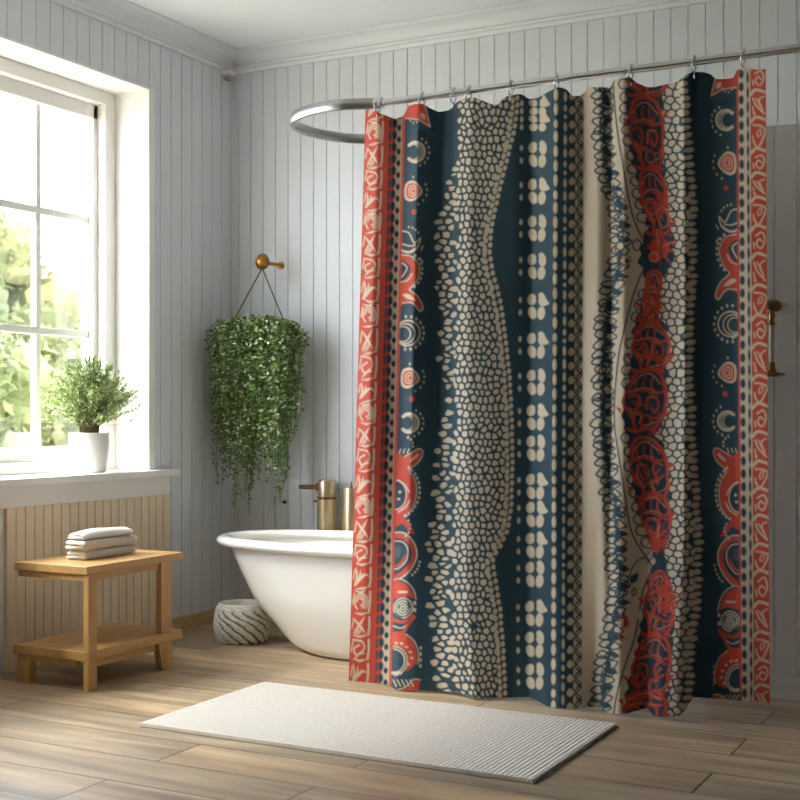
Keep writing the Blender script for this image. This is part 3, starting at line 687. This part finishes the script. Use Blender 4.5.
# ------------------------------------------------------------------ rod and hooks
M_chrome = mat('chrome', (205, 207, 210), 0.18, 1.0, var=.02)
M_steel = mat('brushed_steel', (178, 180, 182), 0.32, 1.0, var=.03)
rod = thing('curtain_rod', 'polished chrome shower rod whose end bends round in a loop above the bathtub', 'curtain rod', (-2.27, RY, RZ))
inv = Matrix.Translation((2.27, -RY, -RZ))
bm = bmesh.new(); tube(bm, [(-2.26, RY, RZ), (XR, RY, RZ)], .0135, 16); bm.transform(inv); obj('rod', bm, M_chrome, rod, 'auto')
loop_px = [(378,104),(360,104),(340,104.8),(318,108),(301,113.5),(293,119),(295,125),(308,131),(325,135),(345,138),(366,139)]
def ceil_pt(px, py):
    t = (RZ - 1.0) * F_PX / (HORIZON - py); r = (px - 400.0) / F_PX
    return (t * (-math.sin(TH) + r * math.cos(TH)), t * (math.cos(TH) + r * math.sin(TH)))
lp = [ceil_pt(*p) for p in loop_px]; lp[0] = (lp[0][0], RY)
lp += [(lp[-1][0] + .12, lp[-1][1] + .04), (lp[-1][0] + .2, 4.85), (lp[-1][0] + .22, YB)]
path = catmull(lp, 6)
bm = bmesh.new(); rings = []
for i, p in enumerate(path):
    d = path[min(i + 1, len(path) - 1)] - path[max(i - 1, 0)]; d /= np.linalg.norm(d) + 1e-9; nrm = np.array([-d[1], d[0]])
    ring = []
    for k in range(12):                                            # flat oval band
        a = 2 * PI * k / 12; c, s = math.cos(a), math.sin(a)
        q = p + nrm * .011 * (abs(c) ** .6) * (1 if c > 0 else -1)
        ring.append(bm.verts.new((q[0], q[1], RZ + .021 * (abs(s) ** .6) * (1 if s > 0 else -1))))
    rings.append(ring)
for a, b in zip(rings, rings[1:]):
    for k in range(12): bm.faces.new((a[k], a[(k + 1) % 12], b[(k + 1) % 12], b[k]))
bm.faces.new(rings[0][::-1]); bm.faces.new(rings[-1]); bm.transform(inv); obj('loop', bm, M_steel, rod, 'auto')
bm = bmesh.new(); tube(bm, [(-2.285, RY, RZ), (-2.255, RY, RZ)], .021, 16); bm.transform(inv); obj('joint', bm, M_chrome, rod, 'auto')
bm = bmesh.new(); tube(bm, [(path[-1][0], YB - .014, RZ), (path[-1][0], YB, RZ)], .035, 24); bm.transform(inv); obj('wall_flange', bm, M_chrome, rod, 'auto')
bm = bmesh.new(); tube(bm, [(XR - .014, RY, RZ), (XR, RY, RZ)], .035, 24); bm.transform(inv); obj('wall_flange', bm, M_chrome, rod, 'auto')
hook_names = [(378, 'chrome curtain hook at the red outer edge beside the rod loop'), (422, 'chrome curtain hook over the red flap of the left navy band'), (453.5, 'chrome curtain hook at the left side of the cream pebble stripe'), (469, 'chrome curtain hook over the top of the cream pebble stripe'), (511, 'chrome curtain hook where the pebble stripe meets plain navy'), (557, 'chrome curtain hook over the column of long cream dashes'), (631, 'chrome curtain hook above the red scribbled medallions on cream'), (694, 'chrome curtain hook where pebbles meet the dark navy band at right'), (743, 'chrome curtain hook over the dotted cream stripe at the far end of the curtain')]
hook = None
for px, lab in hook_names:
    x = ray(px, 90, RY)[0]
    if hook is None:
        bm = bmesh.new()
        tube(bm, [(0.004 * math.sin(a), .023 * math.cos(a), -.008 + .026 * math.sin(a)) for a in [2 * PI * k / 26 for k in range(26)]], .0028, 8, closed=True)
        tube(bm, [(0, -.001, -.036), (0.003, -.012, -.045), (0.005, -.018, -.056), (0.004, -.010, -.062)], .0024, 8)
        bmesh.ops.create_uvsphere(bm, u_segments=10, v_segments=8, radius=.0055, matrix=Matrix.Translation((0, 0, -.036)))
        hook = obj('curtain_hook', bm, M_chrome, None, True); o = hook
    else:
        o = hook.copy(); C.objects.link(o)
    o.location = (x, RY, RZ + .001); tag(o, lab, 'curtain hook', 'chrome hooks along the shower rod')

# ------------------------------------------------------------------ bathtub
M_tub = mat('white_enamel', (246, 243, 238), 0.16, var=.006, coat=.4)
TC = (-2.60, 4.66)
def sup(a, b, z, n=96, e=2.25, sx=0):
    out = []
    for i in range(n):
        t = 2 * PI * i / n; c, s = math.cos(t), math.sin(t)
        out.append((TC[0] + sx + a * math.copysign(abs(c) ** (2 / e), c), TC[1] + b * math.copysign(abs(s) ** (2 / e), s), z))
    return out
tub = thing('bathtub', 'white freestanding bathtub with rolled rim, half hidden behind the curtain', 'bathtub', (TC[0], TC[1], 0))
def rings_bm(prof):
    bm = bmesh.new(); R = [[bm.verts.new(Vector(p) - Vector((TC[0], TC[1], 0))) for p in sup(a, b, z)] for a, b, z in prof]
    for A, B in zip(R, R[1:]):
        n = len(A)
        for i in range(n): bm.faces.new((A[i], A[(i + 1) % n], B[(i + 1) % n], B[i]))
    return bm, R
prof_o = [(.25, .185, 0.0), (.285, .205, .004), (.33, .225, .020), (.375, .24, .045), (.436, .262, .105), (.50, .277, .165), (.556, .288, .228), (.612, .292, .305), (.65, .298, .376), (.672, .302, .420), (.68, .304, .44)]
inner = [(.685, .288, .44), (.67, .28, .42), (.645, .27, .36), (.60, .262, .27), (.53, .24, .17), (.44, .20, .10), (.30, .14, .075), (.10, .05, .07)]
bm, R = rings_bm(catmull(prof_o, 3)); bm.faces.new(R[0][::-1]); 
obj('outer_shell', bm, M_tub, tub, True)
bm, R = rings_bm(catmull(inner, 3)); bm.faces.new(R[-1]); obj('basin', bm, M_tub, tub, True)
rim = []
for k in range(17):
    a = -PI * .75 + k * (2 * PI * .92) / 16; rim.append((.708 + .040 * math.cos(a), .306 + .032 * math.cos(a), .454 + .0235 * math.sin(a)))
bm, R = rings_bm(rim)
for i in range(len(R[0])):
    n = len(R[0]); bm.faces.new((R[-1][i], R[-1][(i + 1) % n], R[0][(i + 1) % n], R[0][i]))
obj('rolled_rim', bm, M_tub, tub, True)

# ------------------------------------------------------------------ tap and post behind the tub
M_brush = mat('brushed_brass', (202, 184, 150), 0.34, .85, var=.10, scale=6, stretch=(6, 6, .6))
M_bronze = mat('aged_bronze', (128, 92, 58), 0.35, .9, var=.15, scale=14)
tp = thing('bath_tap', 'brushed brass floor standing bath tap with a short bronze spout behind the tub', 'tap', (-3.08, 5.085, 0))
bm = bmesh.new(); lathe(bm, [(.052, 0), (.052, .012), (.044, .016), (.046, .60), (.046, .606)], n=32); obj('column', bm, M_brush, tp, 'auto')
bm = bmesh.new(); lathe(bm, [(.040, .606), (.040, .612), (.047, .614), (.047, .618)], n=32); obj('collar', bm, M_bronze, tp, 'auto')
bm = bmesh.new(); lathe(bm, [(.041, .618), (.042, .69), (.040, .695), (.037, .697)], n=32); obj('mixer_head', bm, M_brush, tp, 'auto')
bm = bmesh.new(); tube(bm, [(-.036, -.006, .662), (-.050, -.010, .662)], .019, 20); tube(bm, [(-.048, -.01, .662), (-.13, -.035, .662)], .0105, 14); obj('spout', bm, M_bronze, tp, 'auto')
bm = bmesh.new(); tube(bm, [(-.044, -.01, .598), (-.062, -.014, .594)], .006, 10); obj('lever', bm, M_bronze, tp, 'auto')
ps = thing('brass_post', 'tapered brushed brass post half hidden by the red edge of the curtain', 'bath post', (-2.948, 5.085, 0))
bm = bmesh.new(); lathe(bm, [(.050, 0), (.048, .3), (.036, .655), (.034, .662)], n=32); obj('post', bm, M_brush, ps, 'auto')
bm = bmesh.new(); lathe(bm, [(.008, .662), (.004, .668), (.003, .69), (.001, .692)], n=12); obj('pin', bm, M_bronze, ps, 'auto')

# ------------------------------------------------------------------ bench with towels
M_oak = mat('oak', (190, 148, 92), 0.45, var=.13, scale=7, stretch=(4, .5, 4), bump=.05, bscale=60)
M_oakv = mat('oak_upright', (186, 144, 88), 0.45, var=.13, scale=7, stretch=(4, 4, .5), bump=.05, bscale=60)
BX0, BX1, BY0, BY1 = -3.49, -3.135, 3.51, 4.075
bn = thing('bench', 'low oak bench with a slatless lower shelf below the window', 'bench', ((BX0 + BX1) / 2, (BY0 + BY1) / 2, 0))
bn['label'] = 'low two-tier oak bench standing below the window by the beadboard'
iv = Matrix.Translation((-(BX0 + BX1) / 2, -(BY0 + BY1) / 2, 0))
def part(name, bm, m, p): bm.transform(iv); return obj(name, bm, m, p)
part('seat', boxes((BX0, BX1, BY0, BY1, .422, .452), bevel=.003), M_oak, bn)
part('shelf', boxes((BX0 - .005, BX1 - .006, BY0, BY1, .108, .143), bevel=.003), M_oak, bn)
bm = bmesh.new(); box(bm, BX1 - .021, BX1 + .004, BY0 + .004, BY0 + .050, 0, .422, bevel=.002); part('leg', bm, M_oakv, bn)
def foot(x0, x1, y0, y1, dx, dy):                                # tapered foot under the shelf
    bm = bmesh.new(); box(bm, x0, x1, y0, y1, 0, .108)
    for v in bm.verts:
        if v.co.z < .001:
            if dx: v.co.x += dx if v.co.x > (x0 + x1) / 2 else 0
            if dy: v.co.y += dy if v.co.y < (y0 + y1) / 2 else 0
    return bm
bm = foot(BX1 - .034, BX1 - .006, 3.925, 4.010, 0, .022); box(bm, BX1 - .034, BX1 - .010, 3.945, 4.010, .143, .422, bevel=.002); part('leg', bm, M_oakv, bn)
part('leg', foot(BX0 + .004, BX0 + .072, BY0 + .012, BY0 + .045, -.010, 0), M_oakv, bn)
part('leg', foot(BX0 + .004, BX0 + .034, 3.925, 4.010, 0, .022), M_oakv, bn)
part('apron', boxes((BX1 - .040, BX1 - .022, BY0 + .06, BY1 - .09, .396, .422), (BX0 + .01, BX1 - .02, BY0 + .012, BY0 + .03, .398, .422)), M_oak, bn)
part('shelf_rail', boxes((BX1 - .045, BX1 - .024, BY0 + .06, BY1 - .08, .078, .108), (BX0 + .06, BX1 - .06, BY0 + .014, BY0 + .03, .084, .108)), M_oak, bn)
M_towel = mat('white_terry', (236, 234, 230), .9, var=.02, scale=30, bump=.25, bscale=900, sheen=.3)
M_towelg = mat('linen_grey_terry', (208, 203, 194), .9, var=.03, scale=30, bump=.25, bscale=900, sheen=.3)
def towel(name, x0, x1, y0, y1, z, h, m, label, seed, slump=0.0):
    """folded cloth: a closed fold towards the room, layers showing at the ends"""
    t = h * .44; prof = []
    r = h / 2
    for k in range(11): a = -PI / 2 + PI * k / 10; prof.append((x1 - r + r * math.cos(a), r + r * math.sin(a)))       # outer fold
    prof += [(x0 + .01 + (x1 - r - x0) * q, h) for q in (.8, .6, .4, .2)] + [(x0 + .004, h - t * .1), (x0, h - t * .5), (x0 + .004, h - t * .9)]
    prof += [(x0 + (x1 - r - x0) * q, h - t) for q in (.25, .6, .95)] + [(x1 - r, h / 2)] + [(x0 + (x1 - r - x0) * q, t) for q in (.95, .6, .25)]
    prof += [(x0 + .002, t * .9), (x0 - .003, t * .5), (x0 + .002, t * .1)] + [(x0 + .01 + (x1 - r - x0) * q, 0) for q in (.2, .4, .6, .8)]
    bm = bmesh.new(); R = []; ny = 24
    cx = (x0 + x1) / 2; cy = (y0 + y1) / 2
    for j in range(ny + 1):
        v = j / ny; e = min(v, 1 - v); k = 1 - .22 * max(0, 1 - e / .06) ** 2; yy = y0 + (y1 - y0) * v
        R.append([])
        for (x, zz) in prof:
            n = mnoise.noise(Vector((x * 9, yy * 9, seed + zz * 6))) * .006
            lift = 0 if zz < .002 else 1
            zf = h / 2 + (zz - h / 2) * k if zz > .002 else (h / 2 - h / 2 * k)
            edge = 1 - slump * ((abs(x - cx) / (x1 - x0) * 2) ** 2 * .5 + (abs(yy - cy) / (y1 - y0) * 2) ** 2 * .5) * lift
            R[-1].append(bm.verts.new((x + n * .8, yy + n * .5, z + max(0, (zf + n * lift * (zz / h)) * edge))))
    n = len(prof)
    for A, B in zip(R, R[1:]):
        for i in range(n): bm.faces.new((A[i], A[(i + 1) % n], B[(i + 1) % n], B[i]))
    bm.faces.new(R[0][::-1]); bm.faces.new(R[-1])
    o = obj(name, bm, m, None, True); return tag(o, label, 'towel', 'folded towels stacked on the bench')
towel('folded_towel', -3.362, -3.272, 3.655, 3.945, .4525, .034, M_towelg, 'grey-white folded towel at the bottom of the stack, lying on the oak bench', 1)
towel('folded_towel', -3.364, -3.268, 3.645, 3.955, .4895, .036, M_towelg, 'thick folded towel in the middle of the stack on the bench', 5)
towel('folded_towel', -3.362, -3.280, 3.660, 3.940, .5285, .034, M_towel, 'white folded towel lying on top of the towel stack', 9, .45)

# ------------------------------------------------------------------ bath mat
def mat_pile():
    m = bpy.data.materials.new('ribbed_cotton'); m.use_nodes = True; nt = m.node_tree; b = nt.nodes['Principled BSDF']; L = nt.links
    b.inputs['Roughness'].default_value = .95; b.inputs['Specular IOR Level'].default_value = .1
    tc = nt.nodes.new('ShaderNodeTexCoord')
    wv = nt.nodes.new('ShaderNodeTexWave'); wv.bands_direction = 'X'; wv.inputs['Scale'].default_value = 21; wv.inputs['Distortion'].default_value = .6; wv.inputs['Detail'].default_value = 1
    L.new(tc.outputs['Object'], wv.inputs['Vector'])
    n = nt.nodes.new('ShaderNodeTexNoise'); n.inputs['Scale'].default_value = 190; n.inputs['Detail'].default_value = 3; L.new(tc.outputs['Object'], n.inputs['Vector'])
    n3 = nt.nodes.new('ShaderNodeTexNoise'); n3.inputs['Scale'].default_value = 75; n3.inputs['Detail'].default_value = 6; L.new(tc.outputs['Object'], n3.inputs['Vector'])
    r = nt.nodes.new('ShaderNodeValToRGB'); e = r.color_ramp.elements
    e[0].position = .33; e[0].color = s2l((200, 192, 184)) + (1,); e[1].position = .5; e[1].color = s2l((218, 212, 205)) + (1,)
    mxn = nt.nodes.new('ShaderNodeMath'); mxn.operation = 'MULTIPLY_ADD'; mxn.inputs[1].default_value = .5; L.new(n3.outputs['Fac'], mxn.inputs[0])
    hf = nt.nodes.new('ShaderNodeMath'); hf.operation = 'MULTIPLY'; hf.inputs[1].default_value = .5; L.new(n.outputs['Fac'], hf.inputs[0]); L.new(hf.outputs[0], mxn.inputs[2])
    L.new(mxn.outputs[0], r.inputs['Fac']); L.new(r.outputs['Color'], b.inputs['Base Color'])
    ad = nt.nodes.new('ShaderNodeMath'); ad.operation = 'ADD'; L.new(wv.outputs['Fac'], ad.inputs[0]); L.new(n.outputs['Fac'], ad.inputs[1])
    bp = nt.nodes.new('ShaderNodeBump'); bp.inputs['Strength'].default_value = .8; bp.inputs['Distance'].default_value = .005; L.new(ad.outputs[0], bp.inputs['Height']); L.new(bp.outputs['Normal'], b.inputs['Normal'])
    return m
MX0, MX1, MY0, MY1 = -2.642, -1.288, 3.205, 3.917
bmx = thing('bath_mat', 'off-white ribbed bath mat lying on the plank floor before the curtain', 'bath mat', ((MX0 + MX1) / 2, (MY0 + MY1) / 2, 0))
hx, hy = (MX1 - MX0) / 2, (MY1 - MY0) / 2
obj('pile', boxes((-hx, hx, -hy, hy, .004, .013), bevel=.003), mat_pile(), bmx)
obj('backing', boxes((-hx + .002, hx + .006, -hy - .003, hy - .004, 0, .005), bevel=.001), mat('grey_backing', (120, 114, 106), .9), bmx)
bm = bmesh.new()
for k in range(170):                                             # overcast stitches along the long front edge
    x = -hx + .004 + k * (2 * hx - .008) / 169
    box(bm, x - .0027, x + .0027, -hy - .004, -hy + .006, .002, .0138)
obj('edge_stitching', bm, mat('cream_thread', (226, 219, 209), .9), bmx)

# ------------------------------------------------------------------ woven basket by the tub
bk = thing('basket', 'small white and grey woven rope basket on the floor under the end of the tub', 'basket', (-3.243, 4.635, 0))
PB = [(.085, 0), (.100, .006), (.116, .04), (.121, .085), (.116, .13), (.108, .155), (.104, .165)]
bm = bmesh.new(); lathe(bm, PB, n=48, cap1=False); obj('body', bm, mat('olive_fibre', (160, 160, 130), .85, var=.15, scale=40), bk, True)
PBc = catmull(PB, 8)
def pr(z): return float(np.interp(z, PBc[:, 1], PBc[:, 0]))
bm = bmesh.new(); NR, NS = 9, 14
for i in range(NR):
    for j in range(NS):
        a = 2 * PI * (j + (0, .55, .2, .7, .35, .85, .1, .6, .3)[i]) / NS; z = .012 + .143 * i / (NR - 1)
        pts = []
        for q in (-1, -.6, -.2, .2, .6, 1):
            aa = a + q * .25; zz = z - q * .012
            rr = pr(max(0, min(.165, zz))) + .0045 * (1 - q * q) + .0005
            pts.append((rr * math.cos(aa), rr * math.sin(aa), max(zz, .004)))
        tube(bm, pts, [.0030, .0075, .0090, .0090, .0075, .0030], 7)
obj('rope_weave', bm, mat('white_rope', (250, 248, 242), .85, var=.12, scale=60, bump=.2, bscale=500), bk, True)
bm = bmesh.new(); lathe(bm, [(.112, .150), (.1125, .168), (.110, .176), (.106, .178), (.102, .176), (.100, .165), (.098, .12), (.100, .05), (.085, .02)], n=48, cap0=False); bk.scale = (.96, .96, .96)
obj('cloth_lining', bm, mat('white_lining', (248, 245, 240), .9, var=.03, scale=30), bk, True)

# ------------------------------------------------------------------ leaves
def leaf(V, Fc, p, d, nrm, L, wd, fold=.25):
    d = d.normalized(); s = d.cross(nrm)
    if s.length < 1e-4: s = d.cross(Vector((1, .3, .2)))
    s.normalize(); up = s.cross(d); i = len(V)
    V += [p, p + d * L * .45 + s * wd * .5 + up * wd * fold, p + d * L, p + d * L * .45 - s * wd * .5 + up * wd * fold, p + d * L * .5]
    Fc += [(i, i + 1, i + 4), (i + 1, i + 2, i + 4), (i, i + 4, i + 3), (i + 4, i + 2, i + 3)]
def rv(g, s=1.0): return Vector((g.gauss(0, s), g.gauss(0, s), g.gauss(0, s)))
# potted plant on the window sill
M_pot = mat('white_ceramic', (238, 233, 230), .45, var=.01, bump=.03, bscale=120)
M_soil = mat('soil', (74, 58, 44), .95, var=.3, scale=60)
M_twig = mat('twig', (110, 98, 66), .8, var=.2, scale=40)
PX_, PY_, PZ_ = -3.752, 4.215, .752
pl = thing('potted_plant', 'bushy pale green plant in a white ceramic pot on the window sill', 'potted plant', (PX_, PY_, PZ_))
bm = bmesh.new(); lathe(bm, [(.066, 0), (.071, .004), (.080, .05), (.085, .09), (.087, .13), (.085, .168), (.083, .172), (.079, .170), (.078, .15), (.076, .13)], n=48, cap1=False); obj('pot', bm, M_pot, pl, True)
bm = bmesh.new(); lathe(bm, [(.0765, .135), (.0765, .15), (.04, .156), (.01, .157)], n=32); obj('soil', bm, M_soil, pl, True)
g = random.Random(21); V, Fc = [], []; bm = bmesh.new()
for k in range(190):
    az = g.uniform(0, 2 * PI); el = g.uniform(.02, 1.0) ** .75
    dx, dy = math.cos(az), math.sin(az)
    sp = el * g.uniform(.85, 1.08)
    ex, ey, ez = dx * .215 * sp, dy * .27 * sp, .165 + (.325 - .20 * sp ** 2) * g.uniform(.78, 1.06)
    if g.random() < .25: ez -= .05
    ex = max(-.165, ex); ey = min(.27, ey)
    P = catmull([(dx * .030, dy * .030, .15), (dx * .040, dy * .045, .205), (ex * .55, ey * .55, .165 + (ez - .165) * .66), (ex, ey, ez)], 5)
    tube(bm, [tuple(p) for p in P], [.0016 - .0008 * i / (len(P) - 1) for i in range(len(P))], 5)
    for i in range(5, len(P)):
        p = Vector(P[i]); d0 = (Vector(P[i]) - Vector(P[i - 1])).normalized()
        if p.z < .22: continue
        for q in range(7):
            pp = p - d0 * g.uniform(0, (Vector(P[i]) - Vector(P[i - 1])).length)
            d = (d0 * .7 + rv(g, .75)).normalized()
            leaf(V, Fc, pp, d, rv(g) + Vector((0, 0, .8)), g.uniform(.013, .024), g.uniform(.005, .0085))
    p = Vector(P[-1]); leaf(V, Fc, p, d0 + rv(g, .2), rv(g), .02, .007)
V = [Vector((max(v.x, -.172), min(v.y, .292), v.z)) for v in V]
obj('stems', bm, M_twig, pl, True)
obj('foliage', (V, Fc), island_mat('variegated_leaf', [(0, (88, 120, 48)), (.3, (124, 152, 72)), (.6, (160, 180, 108)), (.8, (196, 206, 152)), (1, (228, 226, 200))], .5, .15), pl, 'leaf')
# hanging plant and its peg
peg = thing('wall_peg', 'round brass wall peg holding up the hanging plant', 'wall peg', (-3.384, YB, 1.724))
M_peg = mat('warm_brass', (186, 132, 62), .35, .75, var=.12, scale=30)
bm = bmesh.new(); bmesh.ops.create_uvsphere(bm, u_segments=28, v_segments=18, radius=.033, matrix=Matrix.Translation((0, -.163, 0))); obj('ball', bm, M_peg, peg, True)
bm = bmesh.new(); tube(bm, [(0, -.135, 0), (0, 0, 0)], [.009, .009], 12); tube(bm, [(0, -.010, 0), (0, 0, 0)], .018, 16); obj('stem', bm, M_peg, peg, 'auto')
HX, HY = -3.405, 4.975
hp = thing('hanging_plant', 'trailing green and white plant hanging on two cords from the brass peg', 'hanging plant', (HX, HY, 1.30))
bm = bmesh.new(); lathe(bm, [(.05, -.06), (.09, -.03), (.12, .03), (.128, .07), (.122, .072), (.112, .05)], n=32, cap1=False); obj('bowl', bm, mat('dark_clay', (72, 76, 54), .8), hp, True)
M_cord = mat('brown_cord', (112, 86, 58), .85, var=.2, scale=90)
for sx in (-.128, .152):
    bm = bmesh.new(); tube(bm, [(-3.384 - HX + (.004 if sx > 0 else -.004), 4.997 - HY, 1.724 - 1.30 - .036), (sx, 0, .15), (sx * .98, 0, .07)], .003, 8); obj('cord', bm, M_cord, hp, True)
bm = bmesh.new(); tube(bm, [(-3.384 - HX + q[0], 4.997 - HY + .001, .424 + q[1]) for q in [(.036 * math.sin(a), -.036 * math.cos(a)) for a in [2 * PI * i / 24 for i in range(24)]]], .003, 8, closed=True); obj('cord_loop', bm, M_cord, hp, True)
g = random.Random(5); V, Fc = [], []; bm = bmesh.new()
drop = [(-.25, 448), (-.222, 490), (-.20, 455), (-.16, 448), (-.10, 472), (-.05, 520), (-.02, 480), (.02, 455), (.06, 438), (.085, 430), (.105, 445), (.13, 480), (.155, 508), (.18, 470), (.21, 445), (.265, 432)]
def zbot(x): return 1 - (float(np.interp(x, [d[0] for d in drop], [d[1] for d in drop])) - 415) / F_PX * 5.95 - 1.30
for k in range(190):
    ex = (k + g.uniform(0, 1)) / 190 * .515 - .25
    lim = math.sqrt(max(0, 1 - (ex / .285) ** 2)); ey = -g.uniform(-.06, .15) * lim if k % 4 else g.uniform(.02, .10) * lim
    bulge = g.uniform(.9, 1.03)
    sx0, sy0 = ex * .35, ey * .35
    zt = .105 + .05 * math.sqrt(lim) * g.uniform(.4, 1.15)
    zb = zbot(ex); zb = zb + abs(g.gauss(0, .10)) if k % 3 else zb
    zb = min(zb, -.15)
    if zb < -.55 and g.random() < .25: zb += .1
    pts = [(sx0, sy0, .05), (ex * .7, ey * .75, zt), (ex * bulge, ey, zt - .06)]
    nseg = 7
    taper = .86 if abs(ex) > .15 else .95
    for q in range(1, nseg + 1):
        f = q / nseg; pts.append((ex * bulge * (1 - (1 - taper) * f) + g.gauss(0, .006), ey * (1 - .3 * f) + g.gauss(0, .006), zt - .06 + (zb - zt + .06) * f))
    P = catmull(pts, 5)
    for i in range(len(P)): P[i][1] = min(P[i][1], YB - HY - .03); P[i][0] = max(P[i][0], XL - HX + .03)
    tube(bm, [tuple(p) for p in P], .0013, 4)
    dist = 0.0
    for i in range(4, len(P)):
        a, b = Vector(P[i - 1]), Vector(P[i]); L = (b - a).length; n = max(1, int(L / .0085))
        for q in range(n):
            p = a.lerp(b, (q + g.random()) / n); out = Vector((p.x * .6, ey - .05 if ey < 0 else ey, 0)); out = out.normalized() if out.length > 1e-3 else Vector((0, -1, 0))
            tipf = 1 - .35 * max(0, (i / len(P)) - .75) * 4
            d = (out * .35 + Vector((g.gauss(0, .8), g.gauss(0, .8), g.uniform(-.7, .25)))).normalized()
            leaf(V, Fc, p, d, out + rv(g, .5), g.uniform(.017, .027) * tipf, g.uniform(.010, .016) * tipf)
V = [Vector((max(v.x, XL - HX + .008), min(v.y, YB - HY - .008), v.z)) for v in V]
for q in range(1500):                                             # crown of leaves over the bowl
    a = g.uniform(0, 2 * PI); r = math.sqrt(g.random()); p = Vector((r * .19 * math.cos(a), r * .14 * math.sin(a), .10 + .05 * (1 - r * r) + g.uniform(-.05, .02)))
    if q % 2: p = Vector((.15 * math.cos(a), -.14 * abs(math.sin(a)), g.uniform(-.1, .10)))
    leaf(V, Fc, p, Vector((math.cos(a), math.sin(a), g.uniform(-.3, .8))) + rv(g, .4), Vector((0, 0, 1)) + rv(g, .4), g.uniform(.018, .03), g.uniform(.011, .018))
V = [Vector((max(v.x, XL - HX + .008), min(v.y, YB - HY - .008), v.z)) for v in V]
obj('vines', bm, mat('vine_stem', (104, 112, 66), .8), hp, True)
obj('foliage', (V, Fc), island_mat('ivy_leaf', [(0, (62, 102, 42)), (.3, (98, 142, 62)), (.55, (134, 174, 88)), (.74, (176, 200, 130)), (.84, (220, 222, 196)), (1, (242, 238, 226))], .5, .3), hp, 'leaf')
# tiny dark peg on the back wall under the plant, small white fitting in the corner, brass holder on the right
bm = bmesh.new(); tube(bm, [(0, 0, 0), (0, -.016, 0)], [.006, .008], 12); o = obj('iron_stud', bm, mat('black_iron', (34, 32, 30), .5, .6), None, 'auto', (ray(285.5, 502, YB)[0], YB, ray(285.5, 502, YB)[2])); tag(o, 'tiny black stud on the back wall just below the trailing plant', 'stud')
ft = thing('ceiling_fitting', 'small white fitting under the crown moulding in the room corner', 'fitting', (XL, 5.085, 2.665))
bm = boxes((0, .05, -.03, .03, -.004, .018), bevel=.004); obj('plate', bm, M_white, ft)
bm = bmesh.new(); lathe(bm, [(.012, -.03), (.018, -.026), (.020, -.012), (.016, -.004)], .028, 0, 20); obj('knob', bm, M_steel, ft, True)
hz = 1.268; hl = thing('wall_holder', 'slender brass and ivory wall holder with a ball top and dish beside the curtain', 'wall holder', (-.924, LY - .004, hz))
M_abr = mat('antique_brass', (150, 118, 70), .28, .95, var=.2, scale=25)
M_ivory = mat('ivory_rod', (220, 208, 184), .35, var=.03)
bm = bmesh.new(); bmesh.ops.create_uvsphere(bm, u_segments=24, v_segments=16, radius=.021, matrix=Matrix.Translation((0, -.05, .116)) @ Matrix.Diagonal((1.15, 1, .85, 1))); tube(bm, [(.004, -.045, .116), (.004, 0, .116)], .011, 14); tube(bm, [(.004, -.008, .116), (.004, 0, .116)], .020, 20); obj('ball_mount', bm, M_abr, hl, True)
bm = bmesh.new(); lathe(bm, [(.010, .045), (.013, .055), (.008, .065), (.012, .075), (.008, .097)], 0, -.05, 20); obj('neck', bm, M_abr, hl, True)
bm = bmesh.new(); lathe(bm, [(.0085, -.105), (.0085, .048)], 0, -.05, 20); obj('rod', bm, M_ivory, hl, 'auto')
bm = bmesh.new(); lathe(bm, [(.028, -.135), (.042, -.130), (.048, -.124), (.036, -.122), (.018, -.117), (.012, -.105), (.011, -.085), (.009, -.084)], 0, -.05, 32); obj('dish', bm, M_abr, hl, True)

# ------------------------------------------------------------------ garden outside
gd = struct('ground', boxes((-60, XL - .32, -30, 60, -.9, -.7)), mat('meadow', (150, 146, 124), .95, var=.2, scale=1.5))
M_bark = mat('bark', (96, 82, 66), .9, var=.2, scale=10)
M_leaf = [island_mat('tree_leaf_a', [(0, (78, 84, 42)), (.5, (100, 104, 56)), (1, (128, 124, 76))], .7, .3), island_mat('tree_leaf_b', [(0, (66, 76, 42)), (.5, (88, 96, 54)), (1, (112, 114, 70))], .7, .3)]
def tree(x, y, h, rad, seed, label):
    g = random.Random(seed); tr = thing('tree', label, 'tree', (x, y, -.7), 'trees outside the window')
    bm = bmesh.new(); tube(bm, [(0, 0, 0), (.05, 0, h * .35), (0, .05, h * .7)], [.16, .12, .05], 8); obj('trunk', bm, M_bark, tr, True)
    V, Fc = [], []
    cl = []
    for k in range(30):
        f = g.random(); a = g.uniform(0, 2 * PI); r0 = rad * math.sin(PI * (.15 + .8 * f)) * g.uniform(.4, .95)
        cl.append((Vector((r0 * math.cos(a), r0 * math.sin(a), h * (.22 + .72 * f))), rad * g.uniform(.3, .48)))
    for c, r in cl:
        b2 = bmesh.new(); bmesh.ops.create_icosphere(b2, subdivisions=3, radius=r * .86); o2 = len(V)
        for v in b2.verts: V.append(c + v.co * (1 + .28 * mnoise.noise(v.co * (2.2 / r) + c)))
        Fc += [tuple(v.index + o2 for v in f.verts) for f in b2.faces]; b2.free()
        for q in range(170):
            d = rv(g).normalized(); p = c + d * r * g.uniform(.75, 1.0)
            leaf(V, Fc, p, (d * .5 + rv(g, .6)), d, g.uniform(.14, .24), g.uniform(.10, .16))
    obj('crown', (V, Fc), M_leaf[seed % 2], tr, 'leaf')
tree(-15.0, 13.2, 4.3, 1.8, 1, 'yellow-green tree at the left side of the window view')
tree(-20.5, 19.6, 5.6, 2.3, 2, 'taller mid-green tree behind the middle glazing bar')
tree(-15.2, 17.6, 3.0, 1.4, 3, 'low bushy tree seen behind the potted plant')
tree(-12.0, 10.2, 3.0, 1.4, 5, 'low yellow-green tree in the lower left panes')
tree(-16.0, 22.0, 3.6, 1.8, 4, 'smaller tree at the far right of the window view')
tree(-21.5, 14.6, 5.8, 2.6, 7, 'large tree standing further back at the left of the view')
